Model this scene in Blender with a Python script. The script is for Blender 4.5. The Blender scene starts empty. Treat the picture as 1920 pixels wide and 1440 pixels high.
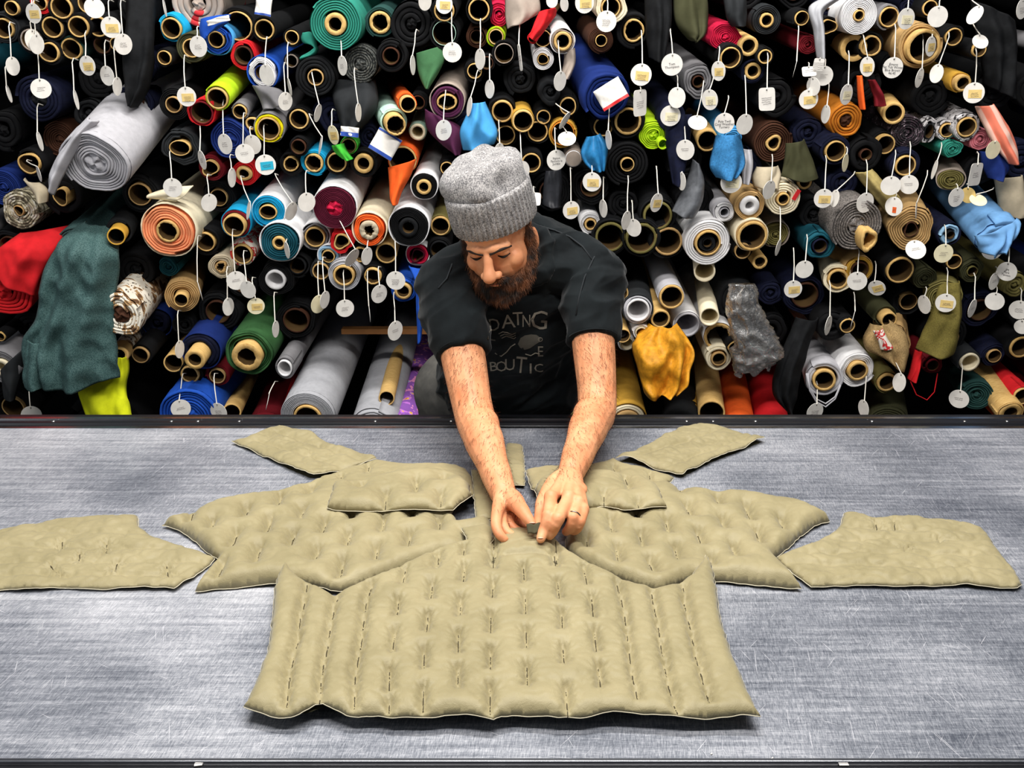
import bpy, bmesh, math, random
import numpy as np
from mathutils import Vector, Matrix, noise
from mathutils.geometry import delaunay_2d_cdt
from mathutils.bvhtree import BVHTree

# ------------------------------------------------------------------ camera
F_PX, PITCH, CAM_H = 1800.0, math.radians(18.5), 1.75
scene = bpy.context.scene
C = scene.collection
cam_data = bpy.data.cameras.new('camera')
cam_data.sensor_width = 36.0
cam_data.lens = F_PX / 1920.0 * 36.0
cam = bpy.data.objects.new('camera', cam_data)
cam.location = (0, 0, CAM_H)
cam.rotation_euler = (math.pi / 2 - PITCH, 0, 0)
C.objects.link(cam)
scene.camera = cam

# ------------------------------------------------------------------ light
world = bpy.data.worlds.new('world')
scene.world = world
world.use_nodes = True
world.node_tree.nodes['Background'].inputs[0].default_value = (0.80, 0.88, 1.0, 1)
world.node_tree.nodes['Background'].inputs[1].default_value = 0.09

def area_light(name, loc, target, sx, sy, power, color=(1, 1, 1)):
    d = bpy.data.lights.new(name, 'AREA')
    d.shape = 'RECTANGLE'; d.size = sx; d.size_y = sy
    d.energy = power; d.color = color
    o = bpy.data.objects.new(name, d)
    o.location = loc
    o.rotation_euler = (Vector(target) - Vector(loc)).to_track_quat('-Z', 'Y').to_euler()
    C.objects.link(o)
    return o
# two rows of ceiling fluorescents above the aisle and a soft window side behind the camera
area_light('ceiling_light_row', (-0.05, 2.15, 3.9), (-0.05, 1.7, 0.9), 1.8, 0.25, 80, (1.0, 0.985, 0.95))
area_light('ceiling_light_row', (0.15, 0.75, 3.4), (0.1, 2.5, 1.1), 2.6, 0.25, 74, (1.0, 0.98, 0.95))
area_light('window_light', (-2.9, 0.2, 2.3), (0.3, 2.4, 1.1), 1.4, 1.4, 14, (0.93, 0.97, 1.0))

scene.view_settings.view_transform = 'Standard'
scene.view_settings.look = 'None'
scene.view_settings.gamma = 1.0
scene.view_settings.use_curve_mapping = False
scene.view_settings.exposure = 0.4

# ------------------------------------------------------------------ helpers
def ray(px, py):
    x = (px - 960) / F_PX; y = (720 - py) / F_PX
    return Vector((x, math.cos(PITCH) + y * math.sin(PITCH), y * math.cos(PITCH) - math.sin(PITCH)))
def P(px, py, Y):
    r = ray(px, py)
    return Vector((0, 0, CAM_H)) + r * (Y / r.y)
def PZ(px, py, Z):
    r = ray(px, py)
    return Vector((0, 0, CAM_H)) + r * ((Z - CAM_H) / r.z)
def mpp(px, py, Y):                       # metres per photo pixel at that depth
    return (Y / ray(px, py).y) / F_PX

def lin(c):
    return tuple(((v / 255) / 12.92 if v / 255 <= 0.04045 else ((v / 255 + 0.055) / 1.055) ** 2.4) for v in c[:3])

def tag(o, label=None, cat=None, group=None, kind=None):
    if label: o['label'] = label
    if cat: o['category'] = cat
    if group: o['group'] = group
    if kind: o['kind'] = kind
    return o
def empty(name, loc=(0, 0, 0)):
    o = bpy.data.objects.new(name, None)
    o.empty_display_size = 0.05
    o.location = loc
    C.objects.link(o)
    return o
def link(name, me, mat, parent=None, smooth=True):
    o = bpy.data.objects.new(name, me)
    C.objects.link(o)
    if mat is not None:
        me.materials.clear(); me.materials.append(mat)
    if parent is not None: o.parent = parent
    if smooth: me.shade_smooth()
    return o
def mesh(name, verts, faces):
    me = bpy.data.meshes.new(name)
    me.from_pydata([tuple(v) for v in verts], [], faces)
    me.update()
    return me
def box_mesh(name, x0, x1, y0, y1, z0, z1, bev=0.0):
    bm = bmesh.new()
    bmesh.ops.create_cube(bm, size=1)
    for v in bm.verts:
        v.co = Vector(((x0 + x1) / 2 + v.co.x * (x1 - x0), (y0 + y1) / 2 + v.co.y * (y1 - y0), (z0 + z1) / 2 + v.co.z * (z1 - z0)))
    if bev > 0:
        bmesh.ops.bevel(bm, geom=bm.edges[:], offset=bev, segments=2, affect='EDGES', profile=0.5)
    me = bpy.data.meshes.new(name); bm.to_mesh(me); bm.free()
    return me
def tube_geo(pts, rad, seg=6, caps=True):
    """verts/faces of a tube along pts; rad scalar or list"""
    pts = [Vector(p) for p in pts]; n = len(pts)
    V = []; Fc = []
    up = Vector((0.013, 0.21, 0.97))
    for i, p in enumerate(pts):
        d = (pts[min(i + 1, n - 1)] - pts[max(i - 1, 0)])
        if d.length < 1e-9: d = Vector((0, 0, 1))
        d.normalize()
        a = d.cross(up)
        if a.length < 1e-3: a = d.cross(Vector((1, 0, 0)))
        a.normalize(); b = d.cross(a)
        r = rad[i] if hasattr(rad, '__len__') else rad
        for k in range(seg):
            t = 2 * math.pi * k / seg
            V.append(p + a * (r * math.cos(t)) + b * (r * math.sin(t)))
    for i in range(n - 1):
        for k in range(seg):
            k2 = (k + 1) % seg
            Fc.append((i * seg + k, i * seg + k2, (i + 1) * seg + k2, (i + 1) * seg + k))
    if caps:
        Fc.append(tuple(range(seg))[::-1]); Fc.append(tuple(range((n - 1) * seg, n * seg)))
    return V, Fc
class MB:
    def __init__(s): s.v = []; s.f = []
    def add(s, V, Fc):
        o = len(s.v); s.v += [Vector(p) for p in V]; s.f += [tuple(i + o for i in f) for f in Fc]; return s
    def mesh(s, name): return mesh(name, s.v, s.f)

# ------------------------------------------------------------------ materials
MATS = {}
def nodes_mat(name):
    m = bpy.data.materials.new(name); m.use_nodes = True
    nt = m.node_tree
    b = nt.nodes['Principled BSDF']
    return m, nt, b
def ramp(nt, fac, stops):
    n = nt.nodes.new('ShaderNodeValToRGB')
    while len(n.color_ramp.elements) < len(stops): n.color_ramp.elements.new(0.5)
    for e, (p, c) in zip(n.color_ramp.elements, stops):
        e.position = p; e.color = (*c, 1)
    nt.links.new(fac, n.inputs[0])
    return n.outputs[0]
def noise_node(nt, scale, detail=3, rough=0.55, vec=None, dist=0.0):
    n = nt.nodes.new('ShaderNodeTexNoise')
    n.inputs['Scale'].default_value = scale; n.inputs['Detail'].default_value = detail
    n.inputs['Roughness'].default_value = rough; n.inputs['Distortion'].default_value = dist
    if vec is not None: nt.links.new(vec, n.inputs['Vector'])
    return n
def coords(nt, scale=(1, 1, 1), rot=(0, 0, 0)):
    tc = nt.nodes.new('ShaderNodeTexCoord'); mp = nt.nodes.new('ShaderNodeMapping')
    mp.inputs['Scale'].default_value = scale; mp.inputs['Rotation'].default_value = rot
    nt.links.new(tc.outputs['Object'], mp.inputs['Vector'])
    return mp.outputs[0]
def rcoords(nt, rot, scale):
    tc = nt.nodes.new('ShaderNodeTexCoord'); m1 = nt.nodes.new('ShaderNodeMapping'); m2 = nt.nodes.new('ShaderNodeMapping')
    m1.inputs['Rotation'].default_value = (0, 0, rot); m2.inputs['Scale'].default_value = scale
    nt.links.new(tc.outputs['Object'], m1.inputs['Vector']); nt.links.new(m1.outputs[0], m2.inputs['Vector'])
    return m2.outputs[0]
def bump(nt, b, height, strength, dist=0.002):
    n = nt.nodes.new('ShaderNodeBump')
    n.inputs['Strength'].default_value = strength; n.inputs['Distance'].default_value = dist
    nt.links.new(height, n.inputs['Height']); nt.links.new(n.outputs[0], b.inputs['Normal'])
def fabric(key, c, var=0.25, rough=0.85, scale=60, weave=900, spec=0.2, bstr=0.25):
    if key in MATS: return MATS[key]
    m, nt, b = nodes_mat('fabric_' + key)
    c = lin(c)
    vec = coords(nt)
    n = noise_node(nt, scale, 4, 0.6, vec)
    dk = tuple(v * (1 - var) for v in c); lt = tuple(min(1, v * (1 + var)) for v in c)
    nt.links.new(ramp(nt, n.outputs[0], [(0.3, dk), (0.7, lt)]), b.inputs['Base Color'])
    b.inputs['Roughness'].default_value = rough
    b.inputs['Specular IOR Level'].default_value = spec
    w = noise_node(nt, weave, 2, 0.5, vec)
    bump(nt, b, w.outputs[0], bstr, 0.0008)
    MATS[key] = m
    return m
def plain(key, c, rough=0.6, metal=0.0, spec=0.4):
    if key in MATS: return MATS[key]
    m, nt, b = nodes_mat(key)
    vec = coords(nt)
    n = noise_node(nt, 35, 3, 0.6, vec)
    c = lin(c)
    nt.links.new(ramp(nt, n.outputs[0], [(0.3, tuple(v * 0.9 for v in c)), (0.7, tuple(min(1, v * 1.06) for v in c))]), b.inputs['Base Color'])
    b.inputs['Roughness'].default_value = rough; b.inputs['Metallic'].default_value = metal
    b.inputs['Specular IOR Level'].default_value = spec
    MATS[key] = m
    return m
def printed(key, cols, scale=40, rough=0.8):
    """cloth with blotches of several colours; cols: list of (position, srgb)"""
    if key in MATS: return MATS[key]
    m, nt, b = nodes_mat('print_' + key)
    vec = coords(nt)
    n = noise_node(nt, scale, 2.5, 0.6, vec, 0.6)
    r = nt.nodes.new('ShaderNodeValToRGB'); r.color_ramp.interpolation = 'CONSTANT'
    while len(r.color_ramp.elements) < len(cols): r.color_ramp.elements.new(0.5)
    for e, (p, c) in zip(r.color_ramp.elements, cols):
        e.position = p; e.color = (*lin(c), 1)
    nt.links.new(n.outputs[0], r.inputs[0]); nt.links.new(r.outputs[0], b.inputs['Base Color'])
    b.inputs['Roughness'].default_value = rough
    w = noise_node(nt, 700, 2, 0.5, vec); bump(nt, b, w.outputs[0], 0.25, 0.0008)
    MATS[key] = m
    return m

COL = dict(black=(9, 9, 11), black2=(16, 17, 19), navy=(13, 17, 40), charcoal=(36, 38, 40), grey=(120, 118, 120), lightgrey=(178, 176, 180),
    silver=(168, 168, 172), white=(226, 224, 224), cream=(226, 214, 184), beige=(190, 176, 150), taupe=(160, 146, 134), tan=(186, 150, 98),
    brown=(70, 42, 28), red=(212, 32, 38), darkred=(110, 18, 28), maroon=(86, 18, 40), crimson=(190, 22, 60), orange=(238, 96, 34),
    peach=(240, 150, 104), amber=(196, 118, 34), gold=(196, 150, 56), yellow=(240, 226, 20), neon=(222, 228, 30), lime=(178, 214, 30),
    green=(52, 92, 52), darkgreen=(34, 66, 62), teal=(44, 130, 112), darkteal=(20, 78, 92), turquoise=(20, 150, 196), sky=(70, 150, 206),
    blue=(26, 74, 168), royal=(19, 40, 102), denim=(110, 158, 206), ice=(150, 190, 220), mint=(170, 204, 186), plum=(80, 34, 66), olive=(112, 104, 58),
    darkolive=(62, 62, 40), pink=(206, 120, 130), salmon=(244, 140, 112), grass=(70, 190, 60), ochre=(206, 140, 34), forest=(66, 110, 72))
DARKS = ('black', 'black2', 'navy')
def fab(key):
    if key in COL:
        return fabric(key, COL[key], var=0.08 if key not in DARKS else 0.35)
    return MATS[key]
printed('floral', [(0.0, (96, 66, 40)), (0.42, (168, 132, 88)), (0.48, (232, 224, 208)), (0.64, (60, 44, 34)), (0.68, (226, 214, 190))], 26)
printed('camo', [(0.0, (92, 84, 66)), (0.45, (168, 158, 130)), (0.55, (206, 200, 184)), (0.65, (80, 76, 60))], 45)
printed('purpleprint', [(0.0, (70, 190, 210)), (0.33, (240, 150, 200)), (0.42, (142, 84, 176)), (0.58, (200, 120, 220)), (0.63, (240, 200, 60)), (0.68, (206, 30, 70)), (0.74, (240, 230, 240))], 22)
printed('redfloral', [(0.0, (230, 220, 206)), (0.5, (204, 40, 40)), (0.6, (236, 226, 214))], 40)
printed('pinkprint', [(0.0, (236, 190, 150)), (0.45, (226, 90, 110)), (0.52, (240, 220, 220)), (0.62, (230, 190, 60))], 30)
printed('cow', [(0.0, (36, 34, 36)), (0.44, (180, 176, 176)), (0.56, (224, 220, 220)), (0.63, (60, 56, 58))], 38)
printed('darkprint', [(0.0, (20, 16, 20)), (0.45, (66, 44, 56)), (0.5, (24, 20, 24)), (0.6, (170, 150, 160)), (0.64, (26, 22, 26))], 55)
printed('redtaupe', [(0.0, (168, 152, 140)), (0.55, (180, 162, 150)), (0.60, (206, 40, 46)), (0.75, (30, 26, 28))], 9)
printed('tweed', [(0.0, (50, 48, 46)), (0.42, (98, 92, 88)), (0.55, (140, 132, 126)), (0.64, (62, 58, 56))], 240)
printed('heather', [(0.0, (26, 30, 30)), (0.45, (62, 64, 62)), (0.56, (120, 120, 112)), (0.62, (40, 42, 40))], 170)
printed('fleece', [(0.0, (30, 58, 58)), (0.4, (46, 78, 76)), (0.52, (72, 100, 98)), (0.66, (38, 66, 64))], 330)

def make_kraft():
    m, nt, b = nodes_mat('cardboard')
    vec = coords(nt, (1, 6, 1))
    n = noise_node(nt, 60, 4, 0.65, vec)
    nt.links.new(ramp(nt, n.outputs[0], [(0.3, lin((188, 146, 78))), (0.7, lin((224, 186, 118)))]), b.inputs['Base Color'])
    b.inputs['Roughness'].default_value = 0.8
    bump(nt, b, n.outputs[0], 0.2, 0.001)
    return m
MATS['kraft'] = make_kraft()
plain('tube_inside_shade', (84, 64, 38), 0.9, 0.0, 0.1)  # brown inner ply, darkened to paint in the shade down the tube
plain('paper', (226, 221, 213), 0.7)
plain('paper_cream', (236, 226, 190), 0.7)
plain('sticker_yellow', (226, 196, 124), 0.6)
plain('string_cotton', (226, 220, 208), 0.9)
plain('ink', (40, 36, 44), 0.7)
plain('ink_soft', (120, 112, 112), 0.8)
plain('eyelet_dark', (30, 26, 24), 0.5)
plain('black_metal', (20, 20, 24), 0.35, 0.0, 0.5)
plain('rack_black', (10, 10, 11), 0.9, 0.0, 0.1)
plain('chrome', (200, 200, 205), 0.22, 1.0)
plain('rivet_steel', (210, 208, 205), 0.3, 1.0)
plain('wood_brown', (150, 100, 52), 0.7)
plain('floor_concrete', (88, 86, 84), 0.8)
plain('wall_dark', (16, 16, 18), 0.95, 0.0, 0.05)
plain('wall_grey', (150, 148, 146), 0.9)
plain('red_tape', (206, 36, 40), 0.5)
plain('blue_print', (30, 66, 150), 0.6)
plain('turq_sticker', (40, 170, 200), 0.5)
plain('orange_dot', (224, 96, 40), 0.5)
# ================================================================== room and table
TZ = 0.92
YR, YF = 2.165, 0.995          # rear and front edge of the table top
floor = link('floor', box_mesh('floor', -4.5, 4.5, -3, 4.4, -0.05, 0), MATS['floor_concrete']); tag(floor, 'grey concrete workshop floor under the cutting table', 'floor', kind='structure')
wb = link('wall_back', box_mesh('wall_back', -4.5, 4.5, 4.25, 4.35, 0, 3.6), MATS['wall_dark']); tag(wb, 'dark back wall behind the racks of fabric rolls', 'wall', kind='structure')

def make_table_mat():
    m, nt, b = nodes_mat('worn_aluminium_table')
    L = nt.links
    v1 = coords(nt, (1.3, 26, 1)); n1 = noise_node(nt, 3.2, 6, 0.65, v1)          # broad streaks along the table
    v2 = coords(nt, (16, 150, 1)); n2 = noise_node(nt, 6, 4, 0.7, v2)             # fine weave across
    v3 = rcoords(nt, 0.12, (150, 14, 1)); n3 = noise_node(nt, 6, 4, 0.7, v3)
    v4 = coords(nt, (1, 1, 1)); n4 = noise_node(nt, 1.6, 4, 0.6, v4)              # large wear patches
    def mix(a, c, f):
        x = nt.nodes.new('ShaderNodeMix'); x.data_type = 'FLOAT'; x.inputs[0].default_value = f
        L.new(a, x.inputs[2]); L.new(c, x.inputs[3]); return x.outputs[0]
    a = mix(n1.outputs[0], n2.outputs[0], 0.48); a = mix(a, n3.outputs[0], 0.42); a = mix(a, n4.outputs[0], 0.34)
    col = ramp(nt, a, [(0.40, lin((74, 78, 88))), (0.47, lin((122, 125, 133))), (0.53, lin((164, 165, 171))), (0.60, lin((206, 205, 209)))])
    # knife scratches in several directions
    prev = col
    for rot, sc, th in ((0.5, (14, 800, 1), 0.76), (-0.9, (9, 900, 1), 0.76), (1.25, (12, 850, 1), 0.75), (2.2, (15, 900, 1), 0.76), (1.75, (8, 800, 1), 0.74), (0.12, (10, 900, 1), 0.75)):
        v = rcoords(nt, rot, sc); n = noise_node(nt, 1.0, 1.5, 0.4, v)
        r = nt.nodes.new('ShaderNodeValToRGB'); r.color_ramp.elements[0].position = th; r.color_ramp.elements[1].position = th + 0.03
        L.new(n.outputs[0], r.inputs[0])
        x = nt.nodes.new('ShaderNodeMix'); x.data_type = 'RGBA'
        L.new(r.outputs[0], x.inputs[0]); L.new(prev, x.inputs[6]); x.inputs[7].default_value = (*lin((226, 224, 228)), 1)
        prev = x.outputs[2]
    L.new(prev, b.inputs['Base Color'])
    b.inputs['Metallic'].default_value = 0.25
    rr = nt.nodes.new('ShaderNodeMapRange'); rr.inputs[1].default_value = 0.35; rr.inputs[2].default_value = 0.65
    rr.inputs[3].default_value = 0.38; rr.inputs[4].default_value = 0.52
    L.new(a, rr.inputs[0]); L.new(rr.outputs[0], b.inputs['Roughness'])
    bump(nt, b, a, 0.12, 0.001)
    return m
MATS['table_top'] = make_table_mat()
table = tag(empty('cutting_table', (0, (YR + YF) / 2, 0)), 'long grey scratched metal cutting table with black rails', 'table')
def tpart(name, me, mat, sm=False, par=None):
    o = link(name, me, MATS[mat], None, sm); o.parent = par or table; o.matrix_parent_inverse = table.matrix_world.inverted() if par is None else Matrix()
    o.location = o.location; return o
ty = (YR + YF) / 2
def tb(name, x0, x1, y0, y1, z0, z1, mat, bev=0.0):
    return tpart_local(name, box_mesh(name, x0, x1, y0 - ty, y1 - ty, z0, z1, bev), mat)
def tpart_local(name, me, mat, par=None, smooth=False):
    o = link(name, me, MATS[mat], par or table, smooth); return o
tb('table_top', -2.6, 2.6, YF, YR, TZ - 0.03, TZ, 'table_top')
tb('glossy_border_strip', -2.6, 2.6, YR - 0.022, YR, TZ, TZ + 0.0015, 'chrome')
rr_ = tb('rear_rail', -2.6, 2.6, YR, YR + 0.062, TZ - 0.07, TZ + 0.006, 'black_metal', 0.003)
tpart_local('chrome_strip', box_mesh('chrome_strip', -2.6, 2.6, YR + 0.024 - ty, YR + 0.036 - ty, TZ + 0.005, TZ + 0.009), 'chrome', rr_)
fr_ = tb('front_rail', -2.6, 2.6, YF - 0.07, YF - 0.006, TZ - 0.09, TZ - 0.004, 'black_metal', 0.003)
tb('chrome_edge', -2.6, 2.6, YF - 0.0065, YF, TZ - 0.05, TZ + 0.002, 'chrome', 0.0015)
def rivet_mesh():
    bm = bmesh.new(); bmesh.ops.create_uvsphere(bm, u_segments=10, v_segments=6, radius=0.0042)
    for v in bm.verts: v.co.z *= 0.5
    me = bpy.data.meshes.new('rivet'); bm.to_mesh(me); bm.free(); return me
rvm = rivet_mesh()
for px in (94, 317, 367, 445, 702, 845, 1290, 1340, 1420, 1640, 1815, 1895):
    p = PZ(px, 795, TZ + 0.006); o = link('rivet', rvm, MATS['rivet_steel'], rr_); o.location = (p.x, YR + 0.012 - ty, TZ + 0.0065)
for px in (83, 372, 1584, 1690):
    p = PZ(px, 1436, TZ); o = link('rivet', rvm, MATS['rivet_steel'], fr_); o.location = (p.x, YF - 0.017 - ty, TZ - 0.0035)
for x in (-2.3, 0.0, 2.3):
    for y in (YF + 0.1, YR - 0.1):
        tb('leg', x - 0.03, x + 0.03, y - 0.03, y + 0.03, 0, TZ - 0.03, 'black_metal')
# paper bits and thread scraps lying on the front of the table
random.seed(5)
# storage rack: black uprights and boards behind the rolls, one bare board edge shows
YS = 3.0
rack = tag(empty('storage_rack', (0, 3.6, 0)), 'black storage rack with wooden boards holding the fabric rolls', 'rack')
def rk(name, x0, x1, y0, y1, z0, z1, mat):
    return link(name, box_mesh(name, x0, x1, y0 - 3.6, y1 - 3.6, z0, z1), MATS[mat], rack, False)
for px in ():
    p = P(px, 400, 3.55); rk('upright', p.x - 0.03, p.x + 0.03, 3.52, 3.58, 0, 2.6, 'rack_black')
for x in (-2.2, 2.2): rk('upright', x - 0.03, x + 0.03, 4.0, 4.06, 0, 2.6, 'rack_black')
pz = P(725, 622, 3.2)
rk('shelf_board', P(640,622,3.2).x, P(830,622,3.2).x, 3.2, 3.24, pz.z - 0.009, pz.z + 0.009, 'wood_brown')
rk('back_panel', -2.25, 2.25, 4.12, 4.14, 0, 2.6, 'rack_black')
rk('top_board', -2.25, 2.25, 3.05, 4.1, 2.2, 2.23, 'rack_black')
# ================================================================== fabric rolls
DIRP = math.radians(7.0)          # rolls droop at the front
RNG = random.Random(11)
def roll_frame(d):
    d = d.normalized(); x = d.cross(Vector((0, 0, 1))); x.normalize(); z = x.cross(d)
    return Matrix((x, d, z)).transposed()
def spiral_mesh(r_in, R, turns, L, amp, tele, rng, sq=(1, 1), depth=0.05, long_outer=True):
    seg = 30 if R > 0.035 else 22
    turns = max(1.3, turns)
    n = int(seg * turns)
    pitch = (R - r_in) / turns
    th = pitch * 0.40
    p1, p2, p3 = (rng.uniform(0, 6.28) for _ in range(3))
    ph0 = rng.uniform(0, 6.28)
    tj = [rng.uniform(-1, 1) for _ in range(int(turns) + 3)]
    V = []; Fc = []
    def warp(a, rad, y):
        k = 1 + amp * (0.5 * math.sin(2 * a + p1 + 3 * y) + 0.4 * math.sin(3 * a + p2 - 2 * y) + 0.28 * math.sin(5 * a + p3) + 0.18 * math.sin(9 * a + p1)) * min(1, rad / R + 0.15)
        return rad * k
    def pt(a, rad, y):
        rr = warp(a, rad, y)
        return (rr * math.cos(a) * sq[0], y, rr * math.sin(a) * sq[1])
    rows = (0.0, 0.004, depth)
    for i in range(n + 1):
        t = i / n
        a = 2 * math.pi * turns * t
        rad = r_in + th + (R - r_in - 2 * th) * t
        k = turns * t; ki = int(k); fr = k - ki
        y0 = tele * (tj[ki] * (1 - fr) + tj[ki + 1] * fr) + tele * 0.35 * math.sin(4 * a + p2)
        last = long_outer and t > 1 - 1.02 / turns
        yb = (L * 0.12 if last else y0 + depth)
        V += [pt(a + ph0, rad + th * 0.8, y0 + 0.0012), pt(a + ph0, rad + th * 0.35, y0), pt(a + ph0, rad - th * 0.35, y0), pt(a + ph0, rad - th * 0.8, y0 + 0.0012), pt(a + ph0, rad + th, yb), pt(a + ph0, rad - th, yb)]
    for i in range(n):
        b = i * 6; c = b + 6
        for q, w in ((4, 0), (0, 1), (1, 2), (2, 3), (3, 5)):
            Fc.append((b + q, b + w, c + w, c + q))
    Fc.append((4, 0, 1, 2, 3, 5)); e = n * 6; Fc.append((e + 5, e + 3, e + 2, e + 1, e, e + 4))
    if long_outer:
        base = len(V); ys = [L * q for q in (0.02, 0.09, 0.22, 0.38, 0.58, 0.8, 1.0)]
        for y in ys:
            s = 1.0 - 0.03 * (y / L)
            for k in range(seg):
                a = 2 * math.pi * k / seg
                wv = 1 + amp * 0.10 * math.sin(7 * a + 26 * y + p2)
                x_, y_, z_ = pt(a, (R - th * 0.9) * s * wv, y)
                V.append((x_, y_, z_))
        for j in range(len(ys) - 1):
            for k in range(seg):
                k2 = (k + 1) % seg
                Fc.append((base + j * seg + k, base + j * seg + k2, base + (j + 1) * seg + k2, base + (j + 1) * seg + k))
        Fc.append(tuple(base + (len(ys) - 1) * seg + k for k in range(seg)))
    return mesh('fabric', V, Fc)
def tube_mesh(r, wall, front, back, jag, rng, sq=(1, 1), crush=0.0):
    seg = 28
    p = [rng.uniform(0, 6.28) for _ in range(3)]
    V = []; Fc = []
    jj = [rng.uniform(-1, 1) for _ in range(seg)]
    prof = [(1.0, back), (1.0, front + 0.001), (0.985, front), (wall + 0.02, front), (wall, front + 0.001), (wall, back + 0.25)]
    for f, y in prof:
        for k in range(seg):
            a = 2 * math.pi * k / seg
            inner = f < 0.95
            rr = r * f * (1 + crush * (0.6 * math.sin(2 * a + p[0]) + 0.5 * math.sin(3 * a + p[1])))
            if inner and y < back: rr *= 1 - jag * (0.5 + 0.5 * jj[k])
            yy = y + (jag * r * 0.25 * jj[(k * 3) % seg] if y < back else 0)
            V.append((rr * math.cos(a) * sq[0], yy, rr * math.sin(a) * sq[1]))
    for j in range(len(prof) - 1):
        for k in range(seg):
            k2 = (k + 1) % seg
            Fc.append((j * seg + k, j * seg + k2, (j + 1) * seg + k2, (j + 1) * seg + k))
    return mesh('cardboard_tube', V, Fc)
def core_mesh(r, rng):
    """crumpled centre of a roll without a tube"""
    V = []; Fc = []
    rings, seg = 5, 20
    pp = [rng.uniform(0, 6.28) for _ in range(3)]
    for j in range(rings + 1):
        q = j / rings
        for k in range(seg):
            a = 2 * math.pi * k / seg
            y = 0.006 - 0.010 * (1 - q) + 0.30 * r * math.sin(3 * a + pp[0] + 4 * q) * (1 - abs(2 * q - 1)) + 0.16 * r * math.sin(7 * a + pp[1]) * q
            V.append((r * q * math.cos(a) * (1 + 0.15 * math.sin(4 * a + pp[2])), y, r * q * math.sin(a)))
    for j in range(rings):
        for k in range(seg):
            k2 = (k + 1) % seg
            Fc.append((j * seg + k, j * seg + k2, (j + 1) * seg + k2, (j + 1) * seg + k))
    return mesh('rolled_core', V, Fc)

ROLLS = []
def roll(x, y, R, r, col, **k):
    rng = random.Random(int(x * 7 + y * 131))
    Y = YS + k.get('dy', rng.uniform(-0.03, 0.03))
    s = mpp(x, y, Y)
    Rm, rm = R * s, r * s
    L = k.get('L', 0.62)
    c = P(x, y, Y)
    if 'to' in k:
        d = P(k['to'][0], k['to'][1], Y + L) - c
    else:
        d = Vector((rng.uniform(-0.025, 0.025), math.cos(DIRP), math.sin(DIRP) + rng.uniform(-0.02, 0.02)))
    root = empty(k.get('name', 'fabric_roll'), c)
    root.rotation_euler = roll_frame(d).to_euler()
    amp = k.get('amp', 0.03)
    sq = k.get('sq', (1, 1))
    prot = k.get('prot', 4 if r else 0) * s
    if R > r + 1:
        turns = k.get('turns', 1.6 if col in DARKS else max(1.6, min(7, (R - r) / 5.0)))
        tele = k.get('tele', 0.004)
        rin = rm * 1.01 if r else (k.get('core', R * 0.18) * s)
        fm = spiral_mesh(rin, Rm, turns, L, amp, tele, rng, sq)
        link('fabric', fm, fab(col), root)
        if 'col2' in k:
            seg = 30; V = []; Fc = []
            ys = (0.006, 0.03, 0.12, 0.3, L)
            for yy in ys:
                for q in range(seg):
                    a = 2 * math.pi * q / seg
                    rr = Rm * (1 + amp * 0.9) * 1.025 * (1 + 0.012 * math.sin(5 * a + 20 * yy))
                    V.append((rr * math.cos(a) * sq[0], yy + 0.004 * math.sin(3 * a), rr * math.sin(a) * sq[1]))
            for j in range(len(ys) - 1):
                for q in range(seg):
                    q2 = (q + 1) % seg
                    Fc.append((j * seg + q, j * seg + q2, (j + 1) * seg + q2, (j + 1) * seg + q))
            ol = link('outer_layer', mesh('outer_layer', V, Fc), fab(k['col2']), root)
            sm = ol.modifiers.new('thickness', 'SOLIDIFY'); sm.thickness = 0.003; sm.offset = 1
        if not r:
            link('rolled_core', core_mesh(rin * 1.25, rng), fab(k.get('corecol', col)), root)
    if r:
        tm = tube_mesh(rm, k.get('wall', 0.86), -prot, max(0.03, L * 0.25) if R > r + 1 else L, k.get('jag', 0.03), rng, k.get('tsq', sq), k.get('crush', 0.0))
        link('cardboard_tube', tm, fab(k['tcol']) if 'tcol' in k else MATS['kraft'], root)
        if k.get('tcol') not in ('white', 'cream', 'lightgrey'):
            tm.materials.append(MATS['tube_inside_shade'])
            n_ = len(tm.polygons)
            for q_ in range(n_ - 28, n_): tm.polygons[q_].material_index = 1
    ROLLS.append(dict(o=root, x=x, y=y, R=R, r=r, col=col, k=k, Y=Y, s=s))
    return root
def ring(x, y, r, col='black', **k):            # a tube of cloth of which mainly the cardboard end shows
    R = k.pop('R', r * 1.34)
    return roll(x, y, R, r, col, **k)

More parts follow.
